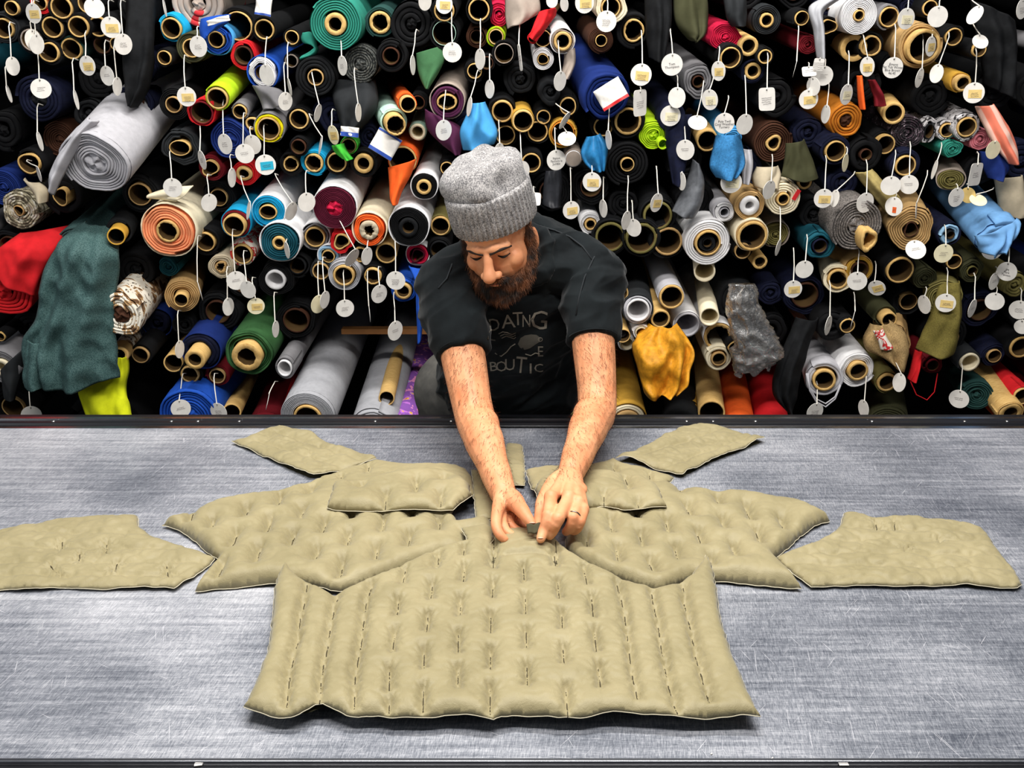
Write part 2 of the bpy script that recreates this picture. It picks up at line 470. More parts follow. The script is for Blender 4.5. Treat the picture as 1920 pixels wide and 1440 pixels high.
def drape(parent, name, left, right, Y, col, folds=3, amp=0.012, thick=0.004, phase=0.0, n=26, m=30, wob=0.0, mat=None, wrap=1.0):
    """hanging cloth between two edge lines given as (px, py[, dY]) lists from top to bottom"""
    def poly(pts):
        W = [P(p[0], p[1], Y + (p[2] if len(p) > 2 else 0.0)) for p in pts]
        d = [0.0]
        for i in range(1, len(W)): d.append(d[-1] + (W[i] - W[i - 1]).length)
        def f(t):
            q = t * d[-1]
            for i in range(1, len(W)):
                if q <= d[i] + 1e-9:
                    a = 0 if d[i] == d[i - 1] else (q - d[i - 1]) / (d[i] - d[i - 1])
                    p0, p1, p2, p3 = W[max(i - 2, 0)], W[i - 1], W[i], W[min(i + 1, len(W) - 1)]
                    return 0.5 * ((2 * p1) + (p2 - p0) * a + (2 * p0 - 5 * p1 + 4 * p2 - p3) * a * a + (3 * p1 - p0 - 3 * p2 + p3) * a ** 3)
            return W[-1]
        return f
    fl, fr_ = poly(left), poly(right)
    V = []; Fc = []
    amp = max(amp, 0.009) if parent is None or name == 'loose_end' else amp
    sd = len(left) * 3.1 + left[0][0] * 0.137 + left[0][1] * 0.071
    for j in range(m + 1):
        t = j / m
        a, b = fl(t), fr_(t)
        for i in range(n + 1):
            u = i / n
            p = a.lerp(b, u)
            w = math.sin(math.pi * min(1, max(0, u))) ** 0.5
            wn = noise.noise(Vector((u * 1.7 + sd, t * 1.3, sd * 2)))
            off = amp * math.sin(2 * math.pi * folds * (u + 0.22 * wn) + phase + 1.6 * wn) * (0.3 + 0.7 * t)
            rg = 1 - abs(noise.noise(Vector((p.x * 13 + p.z * 7, p.z * 8 - p.x * 5, sd)))) * 2.4
            nz = -rg * amp * 0.55 + noise.noise(Vector((p.x * 34, p.z * 26, sd + 4))) * amp * 0.35
            e_ = abs(2 * u - 1)
            bulge = -abs(amp) * 1.6 * w + 1.7 * wrap * amp * e_ ** 4 + 1.5 * amp * (1 - t) ** 2
            q = p + Vector((0, off + nz + bulge, 0))
            wd = (b - a).length
            q.z += (0.05 * wd * noise.noise(Vector((u * 3.1, sd, 1.0))) - 0.045 * wd * math.cos(math.pi * (2 * u - 1))) * t ** 3
            if wob and j == m: q.z += wob * math.sin(13 * u + phase)
            V.append(q)
    for j in range(m):
        for i in range(n):
            o = j * (n + 1) + i
            Fc.append((o, o + 1, o + n + 2, o + n + 1))
    if parent is not None:
        bpy_inv = Matrix.LocRotScale(parent.location, parent.rotation_euler, None).inverted()
        V = [bpy_inv @ v for v in V]
    else:
        o_ = V[m * (n + 1) + n // 2].copy(); V = [v - o_ for v in V]
    me = mesh(name, V, Fc)
    ob = link(name, me, mat or fab(col), parent)
    if parent is None: ob.location = o_
    sm = ob.modifiers.new('thickness', 'SOLIDIFY'); sm.thickness = thick; sm.offset = 0
    return ob

# ---- left bay
ring(23, 15, 13); ring(8, 53, 18, 'charcoal', R=30); ring(116, 14, 20); ring(99, 51, 19); ring(148, 50, 19); ring(185, 50, 18); ring(165, 6, 18)
roll(77, 6, 22, 12, 'red', amp=0.10, nm='the red roll in the top left corner', lab='crumpled red roll at the top edge above the left tubes')
ring(60, 75, 20, 'black', tcol='taupe'); ring(93, 98, 18, crush=0.06); ring(135, 91, 19, 'darkgreen', R=23); ring(193, 84, 16, tcol='brown'); ring(219, 82, 12)
roll(72, 187, 45, 0, 'navy', turns=4, core=12, corecol='black2', nm='the large navy roll above the grey roll', lab='thick navy roll without a tube, up and left of the big grey roll')
G = roll(178, 306, 66, 0, 'lightgrey', turns=9, core=17, tele=0.007, amp=0.045, to=(330, 130), L=0.62, dy=-0.16, sq=(1, 0.98), nm='the big grey roll', lab='biggest light grey fabric roll with a wide coreless spiral end')
drape(G, 'loose_end', [(160, 222), (128, 262), (100, 302), (92, 330)], [(178, 228), (146, 268), (118, 322), (98, 368)], YS - 0.19, 'lightgrey', 1, 0.006)
roll(112, 262, 34, 0, 'brown', dy=0.10, lab='rusty brown plush roll tucked behind the big grey roll')
ring(56, 306, 20, 'black', crush=0.10, dy=0.02)
roll(6, 352, 34, 0, 'royal', dy=0.03, lab='blue roll at the left edge above the camouflage roll')
cm = roll(37, 394, 37, 9, 'camo', amp=0.10, turns=5, tcol='tan', crush=0.2, lab='pale camouflage roll with a white flap at the left edge', nm='the pale camouflage roll')
drape(cm, 'loose_end', [(37, 336), (50, 350), (62, 365), (72, 378)], [(66, 345), (78, 352), (84, 362), (84, 380)], YS - 0.05, 'beige', 1, 0.008)
ring(119, 366, 15, 'black', R=42, crush=0.22, prot=14)
rd = roll(4, 545, 56, 0, 'red', amp=0.08, turns=5, core=14, dy=-0.06, to=(120, 420), nm='the big red roll', lab='big red roll at the left edge beside the dark green cloth')
drape(rd, 'loose_end', [(30, 440, 0.05), (0, 462), (-20, 478), (-40, 490)], [(120, 426, 0.08), (98, 470), (74, 520), (62, 560)], YS - 0.07, 'red', 1.5, 0.012)
dg = roll(150, 468, 46, 0, 'fleece', dy=0.0, to=(300, 330), nm='the dark green fleece', lab='roll of dark green fleece whose long loose end hangs over the rail')
drape(dg, 'loose_end', [(148, 420, 0.1), (104, 455), (72, 520), (62, 600), (38, 645), (44, 700), (44, 722)], [(205, 425, 0.1), (212, 480), (208, 545), (206, 610), (210, 660), (213, 690), (214, 722)], YS - 0.17, 'fleece', 2.3, 0.020, n=44, m=50)
drape(dg, 'folded_hem', [(46, 640), (44, 680), (40, 705), (44, 728)], [(82, 645), (84, 680), (82, 705), (82, 730)], YS - 0.20, 'fleece', 1, 0.008)
ring(224, 434, 16, 'black2', R=26, prot=52, to=(262, 376), tcol='gold', dy=-0.06, lab='yellow cardboard tube sticking out between the grey and peach rolls')
pe = roll(315, 433, 49, 21, 'peach', turns=5, col2='cream', amp=0.05, jag=0.14, dy=-0.05, nm='the peach roll', lab='thick peach orange roll with a cream outer layer and open tube')
drape(pe, 'loose_end', [(275, 372), (290, 374), (310, 376), (330, 380)], [(276, 366), (300, 358), (330, 352), (360, 352)], YS - 0.04, 'cream', 0.5, 0.004)
fl = roll(226, 590, 41, 0, 'floral', amp=0.10, sq=(0.9, 1.1), turns=4, core=13, corecol='brown', to=(318, 492), dy=-0.14, nm='the floral roll', lab='white and brown floral fleece roll beside the dark green cloth')
roll(342, 556, 33, 13, 'tan', turns=5, prot=26, tele=0.006, nm='the tan roll', lab='tan paper roll with stub tube poking out below the peach roll', to=(372, 470))
ring(231, 655, 17, 'floral', prot=40, R=18.2, wall=0.62, to=(290, 575)); ring(264, 665, 16, 'black', tcol='tan')
roll(376, 660, 36, 19, 'navy', R2=1, col2='royal', prot=36, wall=0.62, dy=-0.04, nm='the dark blue roll', lab='dark blue roll with a long protruding tube below the tan roll')
ring(327, 678, 18, 'kraft', R=18, prot=10, to=(385, 600)); ring(357, 701, 17, 'black', jag=0.1)
roll(356, 782, 58, 0, 'blue', turns=7, core=14, dy=-0.08, nm='the bright blue roll', lab='bright blue coreless roll half hidden behind the table rail')
roll(466, 664, 46, 28, 'green', turns=4, wall=0.63, jag=0.10, prot=14, tele=0.012, dy=-0.06, nm='the green roll', lab='green roll with a thick ragged cardboard tube')
ring(408, 704, 15, 'darkred', R=24, tcol='tan'); ring(437, 768, 17, 'kraft', R=17.3, prot=20, to=(470, 700), L=0.5)
roll(500, 806, 36, 0, 'darkred', to=(545, 690)); roll(527, 812, 36, 0, 'red', to=(575, 690), lab='red roll leaning beside the pale grey roll at the rail')
roll(534, 690, 22, 15, 'grey', sq=(0.9, 1.1), to=(640, 520), wall=0.85, tcol='white', prot=3, dy=-0.05, L=0.9, lab='slim grey vinyl roll lying above the pale grey roll', nm='the slim grey vinyl roll')
roll(577, 782, 52, 26, 'silver', turns=9, tele=0.001, amp=0.0, wall=0.85, to=(668, 575), L=0.9, dy=-0.10, nm='the thick pale grey roll', lab='thick smooth pale grey vinyl roll cut off by the rail')
roll(700, 806, 44, 0, 'silver', amp=0.05, to=(760, 600), L=0.9, dy=-0.06, nm='the wrinkled grey roll', lab='wrinkled grey vinyl roll beside a kraft tube at the rail')
ring(725, 746, 15, 'kraft', R=15, prot=2, to=(762, 590), L=0.9); 
roll(752, 812, 30, 0, 'purpleprint', to=(800, 640), L=0.9, dy=-0.04, nm='the purple printed roll', lab='purple printed roll with bright motifs behind the man')
roll(800, 808, 26, 0, 'pinkprint', to=(835, 660), L=0.8)
ring(3, 688, 17, 'grey', R=36, wall=0.62, dy=-0.05, tcol='cream'); ring(2, 630, 9, 'black')
drape(None, 'hanging_cloth', [(-5, 700), (0, 722), (5, 745)], [(36, 660), (34, 700), (26, 752)], YS - 0.06, 'charcoal', 1, 0.01)
roll(293, 606, 28, 0, 'navy', col2='royal', dy=0.12)
drape(None, 'yellow_cloth', [(214, 664), (192, 700), (146, 730), (150, 760), (168, 800)], [(233, 672), (236, 700), (232, 730), (240, 760), (250, 800)], YS - 0.10, 'neon', 1.6, 0.012)
roll(205, 812, 84, 0, 'black', dy=0.14, turns=3)
roll(315, 500, 20, 0, 'darkteal', amp=0.12, dy=0.05)
# ---- second bay
roll(322, 53, 26, 19, 'turquoise', amp=0.07, wall=0.86, nm='the top blue ring roll', lab='bright blue cloth wrapped round a tube at upper left'); 
roll(372, 8, 50, 0, 'redtaupe', dy=0.06, turns=3, amp=0.06, lab='taupe roll with a red patch at the top edge')
lb = roll(406, 74, 27, 15, 'blue', amp=0.08, turns=3, col2='sky', nm='the light blue cloth roll', lab='light blue roll with a folded flap near the red roll')
drape(lb, 'loose_end', [(372, 36), (370, 52), (374, 70), (380, 88)], [(428, 26), (424, 40), (412, 50), (398, 58)], YS - 0.05, 'blue', 1, 0.006)
ring(360, 90, 17, 'darkolive', R=30); ring(309, 108, 13); ring(447, 49, 26, wall=0.92, lab='widest bare cardboard tube near the top left'); ring(496, 55, 18); ring(548, 70, 13, wall=0.86); ring(547, 114, 12, tcol='taupe')
roll(457, 104, 28, 17, 'red', amp=0.06, turns=2, tcol='brown', nm='the red roll under the wide tube', lab='red roll with a dark tube under the widest cardboard tube')
te = roll(629, 45, 51, 20, 'teal', turns=6, jag=0.08, wall=0.62, tele=0.002, dy=-0.06, nm='the teal roll', lab='large teal roll with a cream tube at the top')
drape(te, 'loose_end', [(566, 62), (563, 72), (568, 80), (584, 82), (590, 88), (580, 98), (566, 106)], [(578, 60), (586, 66), (590, 76), (592, 86), (594, 94), (584, 106), (562, 112)], YS - 0.02, 'teal', 0.5, 0.004)
roll(492, 136, 27, 14, 'white', col2='blue', amp=0.12, turns=4, tcol='royal', nm='the blue and white roll', lab='blue roll with white layered edges under a round tag')
roll(408, 184, 25, 20, 'lime', turns=2, to=(492, 100), L=0.55, dy=-0.06, nm='the lime roll', lab='lime green roll with an open tube at upper left')
roll(379, 211, 27, 21, 'red', amp=0.09, turns=2, tcol='darkred', wall=0.9, dy=-0.05, nm='the red roll under the lime roll', lab='open red roll just under the lime roll')
roll(326, 196, 31, 15, 'black', tcol='tan', turns=4); roll(338, 277, 36, 19, 'charcoal', amp=0.14, turns=3, wall=0.9, tsq=(1.05, 0.75), lab='crumpled charcoal roll with a flattened tube', nm='the crumpled charcoal roll')
roll(450, 209, 17, 13, 'grey', to=(505, 150), L=0.45); roll(431, 262, 39, 0, 'royal', turns=6, amp=0.06, core=10, nm='the royal blue spiral roll', lab='royal blue coreless roll behind a round white tag')
roll(504, 241, 27, 21, 'yellow', col2='grey', amp=0.05, wall=0.9, turns=2, to=(560, 165), L=0.5, dy=-0.04, nm='the yellow lined roll', lab='grey roll with a bright yellow lining and open end')
ring(561, 223, 18); ring(473, 231, 12, crush=0.1, wall=0.7)
bk = roll(592, 145, 40, 15, 'black2', turns=3, tcol='tan', to=(640, 90), dy=-0.03, nm='the black roll below the teal roll', lab='big soft black roll below and left of the teal roll')
drape(bk, 'loose_end', [(618, 150, 0.05), (622, 185), (632, 220), (640, 245)], [(700, 150, 0.05), (706, 190), (696, 220), (668, 250)], YS - 0.02, 'charcoal', 2, 0.012)
roll(676, 120, 35, 0, 'heather', turns=5, core=9, tele=0.003, nm='the heather grey roll', lab='fuzzy dark heather roll just under the teal roll')
gg = roll(654, 273, 17, 14, 'grass', tcol='olive', nm='the small bright green roll', lab='small bright green roll with a loose corner')
drape(gg, 'loose_end', [(620, 274), (628, 288), (642, 298)], [(642, 270), (650, 286), (660, 300)], YS - 0.04, 'grass', 1, 0.003)
ring(560, 275, 14, tcol='brown')
drape(None, 'grey_cloth', [(470, 160), (484, 185), (494, 208)], [(498, 162), (524, 170), (540, 192)], YS - 0.02, 'grey', 1, 0.006)
# ---- second bay, middle
ring(396, 314, 15, 'darkred', R=26, crush=0.2, prot=8); roll(458, 325, 25, 14, 'red', turns=4, amp=0.06, crush=0.1, wall=0.6, nm='the small red spiral roll', lab='red roll with a chunky yellow tube between round tags')
ring(546, 307, 14, 'black', jag=0.15, crush=0.05, R=24); roll(589, 305, 26, 17, 'turquoise', turns=2, amp=0.06, jag=0.15, nm='the small turquoise ring roll', lab='sky blue roll with a ragged tube above a hanging tag')
ring(632, 304, 18); ring(682, 306, 18, 'black', R=28, wall=0.62, lab='thick walled yellow tube in black cloth beside a paper label')
roll(503, 397, 31, 16, 'turquoise', turns=5, col2='white', dy=-0.03, amp=0.01, nm='the turquoise roll', lab='bright turquoise roll with a white backing', tsq=(1.05, 0.85))
roll(442, 420, 27, 21, 'darkred', col2='turquoise', prot=14, dy=-0.02, turns=2, lab='cardboard tube roll with turquoise outer cloth beside the turquoise roll')
roll(386, 453, 29, 18, 'black', to=(480, 370), L=0.55, wall=0.88)
roll(524, 455, 37, 13, 'darkteal', turns=5, col2='white', wall=0.62, dy=-0.05, nm='the dark teal roll', lab='dark teal roll with a white outer layer and small tube')
roll(627, 390, 41, 0, 'maroon', turns=9, core=13, corecol='crimson', col2='white', tele=0.001, amp=0.0, dy=-0.05, nm='the maroon roll', lab='dark maroon roll with a pink centre and white backing')
roll(591, 444, 25, 19, 'grey', amp=0.10, turns=2, col2='white'); roll(692, 431, 31, 18, 'orange', amp=0.06, turns=3, col2='cream', tcol='beige', wall=0.62, jag=0.4, dy=-0.04, nm='the orange rimmed roll', lab='cream backed roll with an orange red rim beside the maroon roll')
roll(641, 452, 24, 15, 'red', amp=0.18, turns=3, crush=0.2, wall=0.8, lab='crumpled red roll directly below the maroon roll')
roll(455, 476, 25, 19, 'redfloral', turns=2); roll(415, 500, 25, 11, 'beige', amp=0.08, turns=4, jag=0.5, crush=0.15, tcol='tan', lab='beige roll with a squashed tube under the black tube')
roll(616, 480, 20, 12, 'ice', amp=0.08, turns=2, col2='white', lab='small ice blue roll below the crumpled red roll', nm='the small ice blue roll'); roll(645, 516, 32, 20, 'silver', turns=3, amp=0.03, wall=0.8, dy=-0.03, nm='the plastic wrapped roll', lab='roll in grey plastic film with an open kraft tube')
roll(517, 524, 35, 19, 'black', amp=0.12, turns=4, tcol='white', wall=0.78, lab='black plastic roll with a pale tube below the dark teal roll'); roll(558, 498, 25, 16, 'black', to=(600, 450), L=0.4, tcol='black2'); ring(602, 508, 16, 'charcoal', tcol='tan')
ring(677, 476, 14, crush=0.15, jag=0.15); ring(725, 473, 20, 'kraft', R=20, wall=0.85, prot=6); roll(766, 426, 37, 18, 'black', turns=6, tcol='black2', wall=0.6, col2='white', tele=0.001, dy=-0.05, nm='the shiny black roll', lab='shiny black roll with a white backing left of the man')
roll(783, 478, 21, 12, 'crimson', col2='white', amp=0.07, turns=2, tcol='maroon', crush=0.25, lab='white roll with a magenta lined end beside the man', nm='the magenta ended roll')
roll(795, 350, 25, 14, 'black', col2='white', wall=0.62, tele=0.001, turns=4, lab='white backed black roll with thick yellow tube left of the hat', nm='the black roll left of the hat')
ring(700, 516, 16, jag=0.12, prot=8); ring(826, 423, 18, 'olive', R=21); ring(838, 315, 12, wall=0.86); ring(824, 468, 18, tcol='black2')
orr = roll(755, 300, 28, 26, 'orange', wall=0.9, prot=2, lab='wide tube wrapped in bright orange cloth', nm='the orange cloth')
drape(orr, 'loose_end', [(727, 315), (730, 345), (732, 375), (736, 382)], [(778, 300), (768, 330), (752, 360), (744, 384)], YS - 0.05, 'orange', 1.3, 0.008)
bl = roll(756, 545, 25, 16, 'blue', dy=-0.02, wall=0.7, lab='blue roll with a trailing ribbon of cloth beside the man', nm='the blue ribbon roll')
drape(bl, 'loose_end', [(765, 500, 0.03), (778, 530), (780, 565), (782, 600), (784, 645)], [(790, 505, 0.03), (790, 540), (788, 570), (791, 600), (788, 640)], YS - 0.06, 'blue', 0.7, 0.004)
# ---- above the man, left
ring(713, 42, 20, 'darkgreen', R=30, jag=0.12, wall=0.75); roll(772, 45, 46, 0, 'black', turns=3, dy=0.0); ring(833, 20, 19); ring(833, 62, 22, 'black', tcol='mint', wall=0.95); ring(898, 18, 20)
roll(894, 69, 22, 13, 'brown', tcol='brown', dy=0.03); roll(936, 28, 23, 0, 'crimson', amp=0.12, turns=4, lab='crumpled crimson roll at the top above the lime tube', nm='the crimson roll')
drape(None, 'taupe_cloth', [(948, -10), (948, 30), (952, 55)], [(1010, -10), (1012, 20), (996, 34)], YS - 0.04, 'taupe', 1.5, 0.008)
roll(930, 69, 19, 14, 'lime', turns=2, nm='the small lime tube', lab='small lime green tube under the crimson roll'); ring(945, 100, 18, wall=0.93, tcol='taupe'); roll(733, 105, 32, 16, 'black', tcol='brown', turns=2)
gc = roll(808, 100, 34, 0, 'black', dy=0.05)
drape(gc, 'green_lining', [(780, 100), (783, 130), (790, 152), (798, 166)], [(828, 86), (832, 110), (822, 135), (802, 167)], YS - 0.02, 'forest', 1, 0.006)
roll(838, 191, 32, 18, 'plum', turns=2, jag=0.14, tsq=(1.05, 0.8), col2='taupe', wall=0.88, dy=-0.03, nm='the taupe roll', lab='taupe roll with dark plum inside and a wavy tube'); ring(890, 133, 14, R=22); ring(913, 118, 12, tcol='brown')
roll(763, 193, 19, 15, 'orange', prot=30, to=(738, 160), amp=0.05, dy=-0.04, nm='the small orange roll', lab='orange cloth roll with a yellow tube poking out'); ring(738, 229, 19, 'mint', R=27, prot=34, to=(700, 170), jag=0.12, dy=-0.05, lab='yellow tube poking out of pale mint cloth above a paper label', nm='the mint roll')
ring(784, 192, 13, tcol='brown'); ring(783, 247, 15, 'mint', R=17, tcol='cream', wall=0.7)
drape(None, 'plum_cloth', [(796, 205), (800, 240), (822, 266), (850, 288)], [(838, 225), (862, 240), (866, 265), (862, 292)], YS - 0.02, 'plum', 1.4, 0.008)
drape(None, 'sky_blue_cloth', [(886, 195), (872, 222), (862, 250), (868, 284)], [(908, 192), (922, 222), (932, 250), (926, 274)], YS - 0.09, 'sky', 1.6, 0.014)
ring(942, 208, 20, wall=0.84, prot=8); ring(980, 225, 20, 'gold', R=22, prot=16, to=(965, 170)); ring(948, 253, 18, wall=0.88); ring(1008, 246, 19, 'charcoal', R=26, wall=0.88); ring(996, 305, 18)
# ---- above the man, right
roll(1145, 14, 32, 18, 'cream', amp=0.10, turns=2, dy=-0.02, lab='pale cream roll at the top edge above a round tag', nm='the pale cream roll'); roll(1127, 76, 25, 11, 'brown', turns=5, lab='brown roll with small tube under the pale cream roll', nm='the brown spiral roll')
ring(1188, 57, 20, 'black', jag=0.10, crush=0.06, R=34)
rr1 = roll(998, 72, 10, 7, 'red', tcol='red', to=(1040, 18), L=0.25, dy=-0.05, amp=0.1, lab='narrow red roll hanging diagonally near the top middle', nm='the narrow red roll')
drape(rr1, 'loose_end', [(1012, 22), (1004, 40), (998, 56), (992, 70)], [(1042, 14), (1036, 34), (1020, 58), (1004, 78)], YS - 0.06, 'red', 1.5, 0.006)
ring(1018, 72, 15, wall=0.92); roll(1055, 77, 22, 17, 'taupe', amp=0.07, wall=0.7, turns=2, col2='white', lab='whitish taupe roll with gold tube right of the narrow red roll', nm='the whitish taupe roll'); roll(1018, 111, 21, 10, 'white', turns=3, crush=0.1, lab='small white roll below the whitish taupe roll', nm='the small white roll')
drape(None, 'taupe_strip', [(1060, 90), (1058, 120), (1050, 145)], [(1078, 90), (1078, 120), (1066, 150)], YS - 0.01, 'taupe', 1, 0.005)
ring(1244, 47, 12, wall=0.9)
rb = roll(1138, 182, 48, 0, 'royal', turns=4, core=10, to=(1075, 95), L=0.5, dy=-0.05, amp=0.05, corecol='black', nm='the royal blue roll', lab='royal blue roll with a red and white paper label on its end')
roll(1032, 172, 27, 0, 'black2', amp=0.08, dy=-0.02); ring(1065, 199, 16, crush=0.05); ring(1019, 219, 13, wall=0.86)
roll(1055, 250, 28, 22, 'gold', wall=0.93, tcol='amber', turns=2, lab='golden yellow hollow roll above round white tags', nm='the golden yellow roll'); ring(1131, 237, 18); ring(1177, 227, 25, jag=0.08, wall=0.86, lab='wide cardboard tube between the royal blue and lime rolls')
lr = roll(1225, 254, 28, 0, 'lime', amp=0.08, turns=5, core=7, nm='the bright lime roll', lab='bright lime roll curled at its end, right of centre')
link('curled_end', tube_mesh(0.016, 0.8, -0.045, 0.02, 0.05, RNG), fab('lime'), lr).location = (0.024, 0, -0.018)
drape(None, 'blue_satin_cloth', [(1102, 258), (1090, 285), (1096, 305), (1108, 318)], [(1126, 252), (1140, 275), (1138, 305), (1134, 322)], YS - 0.05, 'darkteal', 2, 0.012, mat=fabric('satinblue', (38, 110, 160), rough=0.35))
roll(1176, 308, 44, 13, 'black', turns=4, lab='large black roll with deep layered end right of the hat', nm='the large black roll')
drape(None, 'black_satin_cloth', [(1024, 322), (1020, 350), (1018, 385)], [(1052, 318), (1054, 350), (1050, 390)], YS - 0.02, 'charcoal', 1, 0.008, mat=fabric('satinblack', (42, 43, 47), rough=0.35))
roll(1107, 420, 21, 11, 'white', turns=3, wall=0.7, lab='small white roll beside the man’s shoulder'.replace('’s', ''), nm='the white roll at the shoulder')
ring(1144, 444, 28, 'black2', tcol='olive', wall=0.86); ring(1202, 447, 29, 'black2', tcol='olive', wall=0.86); ring(1233, 404, 27, 'black2', tcol='olive', wall=0.86); ring(1252, 452, 27, 'black2', tcol='tan', wall=0.86)
nv = roll(1262, 220, 30, 0, 'navy', amp=0.06)
drape(nv, 'loose_end', [(1252, 215), (1250, 260), (1256, 310), (1262, 345)], [(1300, 215), (1296, 260), (1288, 310), (1272, 350)], YS - 0.04, 'navy', 1.5, 0.012)
drape(None, 'silver_cloth', [(1302, 300), (1290, 340), (1276, 370), (1262, 400)], [(1312, 310), (1322, 340), (1318, 380), (1302, 410)], YS - 0.05, 'charcoal', 1.2, 0.010, mat=fabric('satinsilver', (96, 98, 102), rough=0.35))
ring(1326, 263, 20, 'kraft', R=20.5, prot=6, to=(1300, 215), wall=0.84, lab='plain cardboard tube above the hanging blue denim'); 
roll(1437, 38, 28, 13, 'charcoal', wall=0.7, turns=4, lab='round charcoal felt roll at the top right of centre', nm='the charcoal felt roll'); roll(1362, 70, 31, 0, 'crimson', amp=0.16, turns=6, sq=(1, 0.85), lab='crumpled crimson satin roll right of centre', nm='the crimson satin roll')
ring(1403, 86, 18, 'tan', R=19, wall=0.66); ring(1369, 108, 19, wall=0.88); ring(1434, 106, 13, wall=0.82); ring(1411, 133, 15, 'navy', R=24, wall=0.66)
roll(1309, 153, 31, 11, 'grey', amp=0.14, turns=3, tcol='brown', lab='crumpled grey sheer roll between round tags', nm='the grey sheer roll'); ring(1503, 34, 13, wall=0.88); ring(1553, 50, 14, crush=0.2)
roll(1515, 84, 20, 0, 'darkred', amp=0.12, lab='shiny dark red roll under a grey sheer scarf', nm='the shiny dark red roll')
drape(None, 'grey_sheer_scarf', [(1560, -8), (1520, 14), (1528, 60), (1536, 110)], [(1582, -4), (1548, 22), (1548, 60), (1546, 114)], YS - 0.07, 'silver', 1.5, 0.006)
drape(None, 'olive_edged_black_cloth', [(1266, -10), (1268, 40), (1290, 70), (1300, 76)], [(1328, -10), (1330, 40), (1322, 66), (1304, 80)], YS - 0.03, 'darkolive', 2, 0.012)
drape(None, 'black_wool_cloth', [(1212, -10), (1214, 60), (1220, 110)], [(1262, -10), (1258, 60), (1244, 120)], YS - 0.02, 'black2', 2, 0.012)
drape(None, 'dark_satin_cloth', [(1360, -10), (1364, 30), (1376, 50)], [(1402, -10), (1402, 26), (1398, 50)], YS - 0.02, 'charcoal', 1.5, 0.01)
roll(1610, 29, 36, 10, 'white', turns=8, tele=0.001, amp=0.02, wall=0.75, dy=-0.05, nm='the thick white roll', lab='thick white roll with a small tube at the top right')
ring(1600, 90, 24, 'kraft', R=24, prot=6, to=(1560, 60), wall=0.62); ring(1632, 86, 19, crush=0.06, jag=0.08); ring(1666, 32, 18, 'grey', R=23, amp=0.08); roll(1726, 86, 42, 31, 'tan', wall=0.82, turns=2, amp=0.03, prot=16, dy=-0.04, nm='the fuzzy tan roll', lab='fuzzy tan roll with a very wide cardboard tube')
ring(1743, 15, 14); ring(1787, 69, 16); ring(1835, 93, 13); ring(1800, 154, 15, 'gold', R=20, amp=0.08, prot=14, wall=0.72, jag=0.08)
roll(1587, 226, 34, 0, 'amber', turns=4, core=9, amp=0.06, corecol='brown', lab='amber brown quilted roll with a wound spiral end', nm='the amber roll'); ring(1675, 212, 20, 'kraft', R=20, prot=4, to=(1635, 160), wall=0.74); ring(1657, 269, 18, 'black', prot=10); ring(1566, 283, 19, 'navy', R=30, wall=0.88)
roll(1701, 250, 33, 0, 'darkprint', turns=6, amp=0.06, lab='black and plum patterned roll right of the amber roll', nm='the dark patterned roll'); roll(1741, 246, 20, 11, 'cow', amp=0.12, sq=(0.8, 1.3), tcol='black2', turns=2, lab='flattened cow print roll beside the dark patterned roll', nm='the flattened cow print roll'); ring(1775, 244, 13, 'cow', R=20); roll(1812, 238, 27, 18, 'cow', amp=0.1, turns=2, wall=0.85, lab='wide cow print roll left of the salmon striped cloth')
sc = roll(1838, 262, 22, 0, 'pink', amp=0.12, turns=4, lab='roll of salmon striped cloth with a long loose end', nm='the salmon striped cloth')
MATS['salmonstripe'] = None
def stripes(key, c1, c2, sc_, rot):
    m, nt, b = nodes_mat('stripe_' + key); v = coords(nt, (1, 1, 1), rot)
    w = nt.nodes.new('ShaderNodeTexWave'); w.inputs['Scale'].default_value = sc_; w.inputs['Distortion'].default_value = 0.6
    nt.links.new(v, w.inputs['Vector']); nt.links.new(ramp(nt, w.outputs[0], [(0.55, lin(c1)), (0.75, lin(c2))]), b.inputs['Base Color'])
    b.inputs['Roughness'].default_value = 0.85; MATS[key] = m; return m
stripes('salmonstripe', (240, 128, 100), (236, 190, 172), 9.0, (0, 0.6, 0))
drape(sc, 'loose_end', [(1836, 200), (1850, 240), (1868, 275), (1895, 308)], [(1870, 196), (1892, 232), (1908, 268), (1912, 306)], YS - 0.07, 'salmon', 1.5, 0.008, mat=MATS['salmonstripe'])
drape(None, 'blue_satin_bundle', [(1845, 285), (1848, 310), (1858, 335)], [(1890, 285), (1896, 315), (1880, 340)], YS - 0.05, 'royal', 1.5, 0.010)
roll(1787, 280, 19, 0, 'teal', amp=0.18, sq=(1.1, 0.8), lab='small crushed teal roll at the far right', nm='the crushed teal roll'); ring(1623, 290, 11, 'black', R=34, tcol='brown'); ring(1697, 310, 19, 'navy', R=30, wall=0.86); roll(1783, 338, 25, 0, 'olive', turns=4, col2='taupe', sq=(1, 0.8), core=6, to=(1770, 240), lab='taupe roll with olive spiral end near a square tag', nm='the taupe and olive roll')
ring(1508, 341, 13, 'charcoal', wall=0.7); roll(1450, 268, 38, 14, 'brown', turns=5, crush=0.15, wall=0.7, lab='dark brown plush roll with crushed tube, right of centre', nm='the dark brown roll')
drape(None, 'dark_olive_cloth', [(1478, 270), (1472, 310), (1466, 335)], [(1512, 262), (1526, 300), (1538, 338)], YS - 0.03, 'darkolive', 1.5, 0.01)
dn = roll(1372, 262, 22, 0, 'sky', amp=0.1)
drape(dn, 'loose_end', [(1348, 255), (1338, 290), (1334, 315), (1346, 335)], [(1392, 252), (1398, 290), (1396, 315), (1380, 335)], YS - 0.09, 'sky', 1.6, 0.012, mat=fabric('bluedenim', (52, 116, 166), 0.3, scale=200))
drape(None, 'white_cloth', [(1396, 280), (1394, 320), (1394, 345)], [(1412, 282), (1412, 310), (1404, 345)], YS - 0.03, 'lightgrey', 1, 0.006)
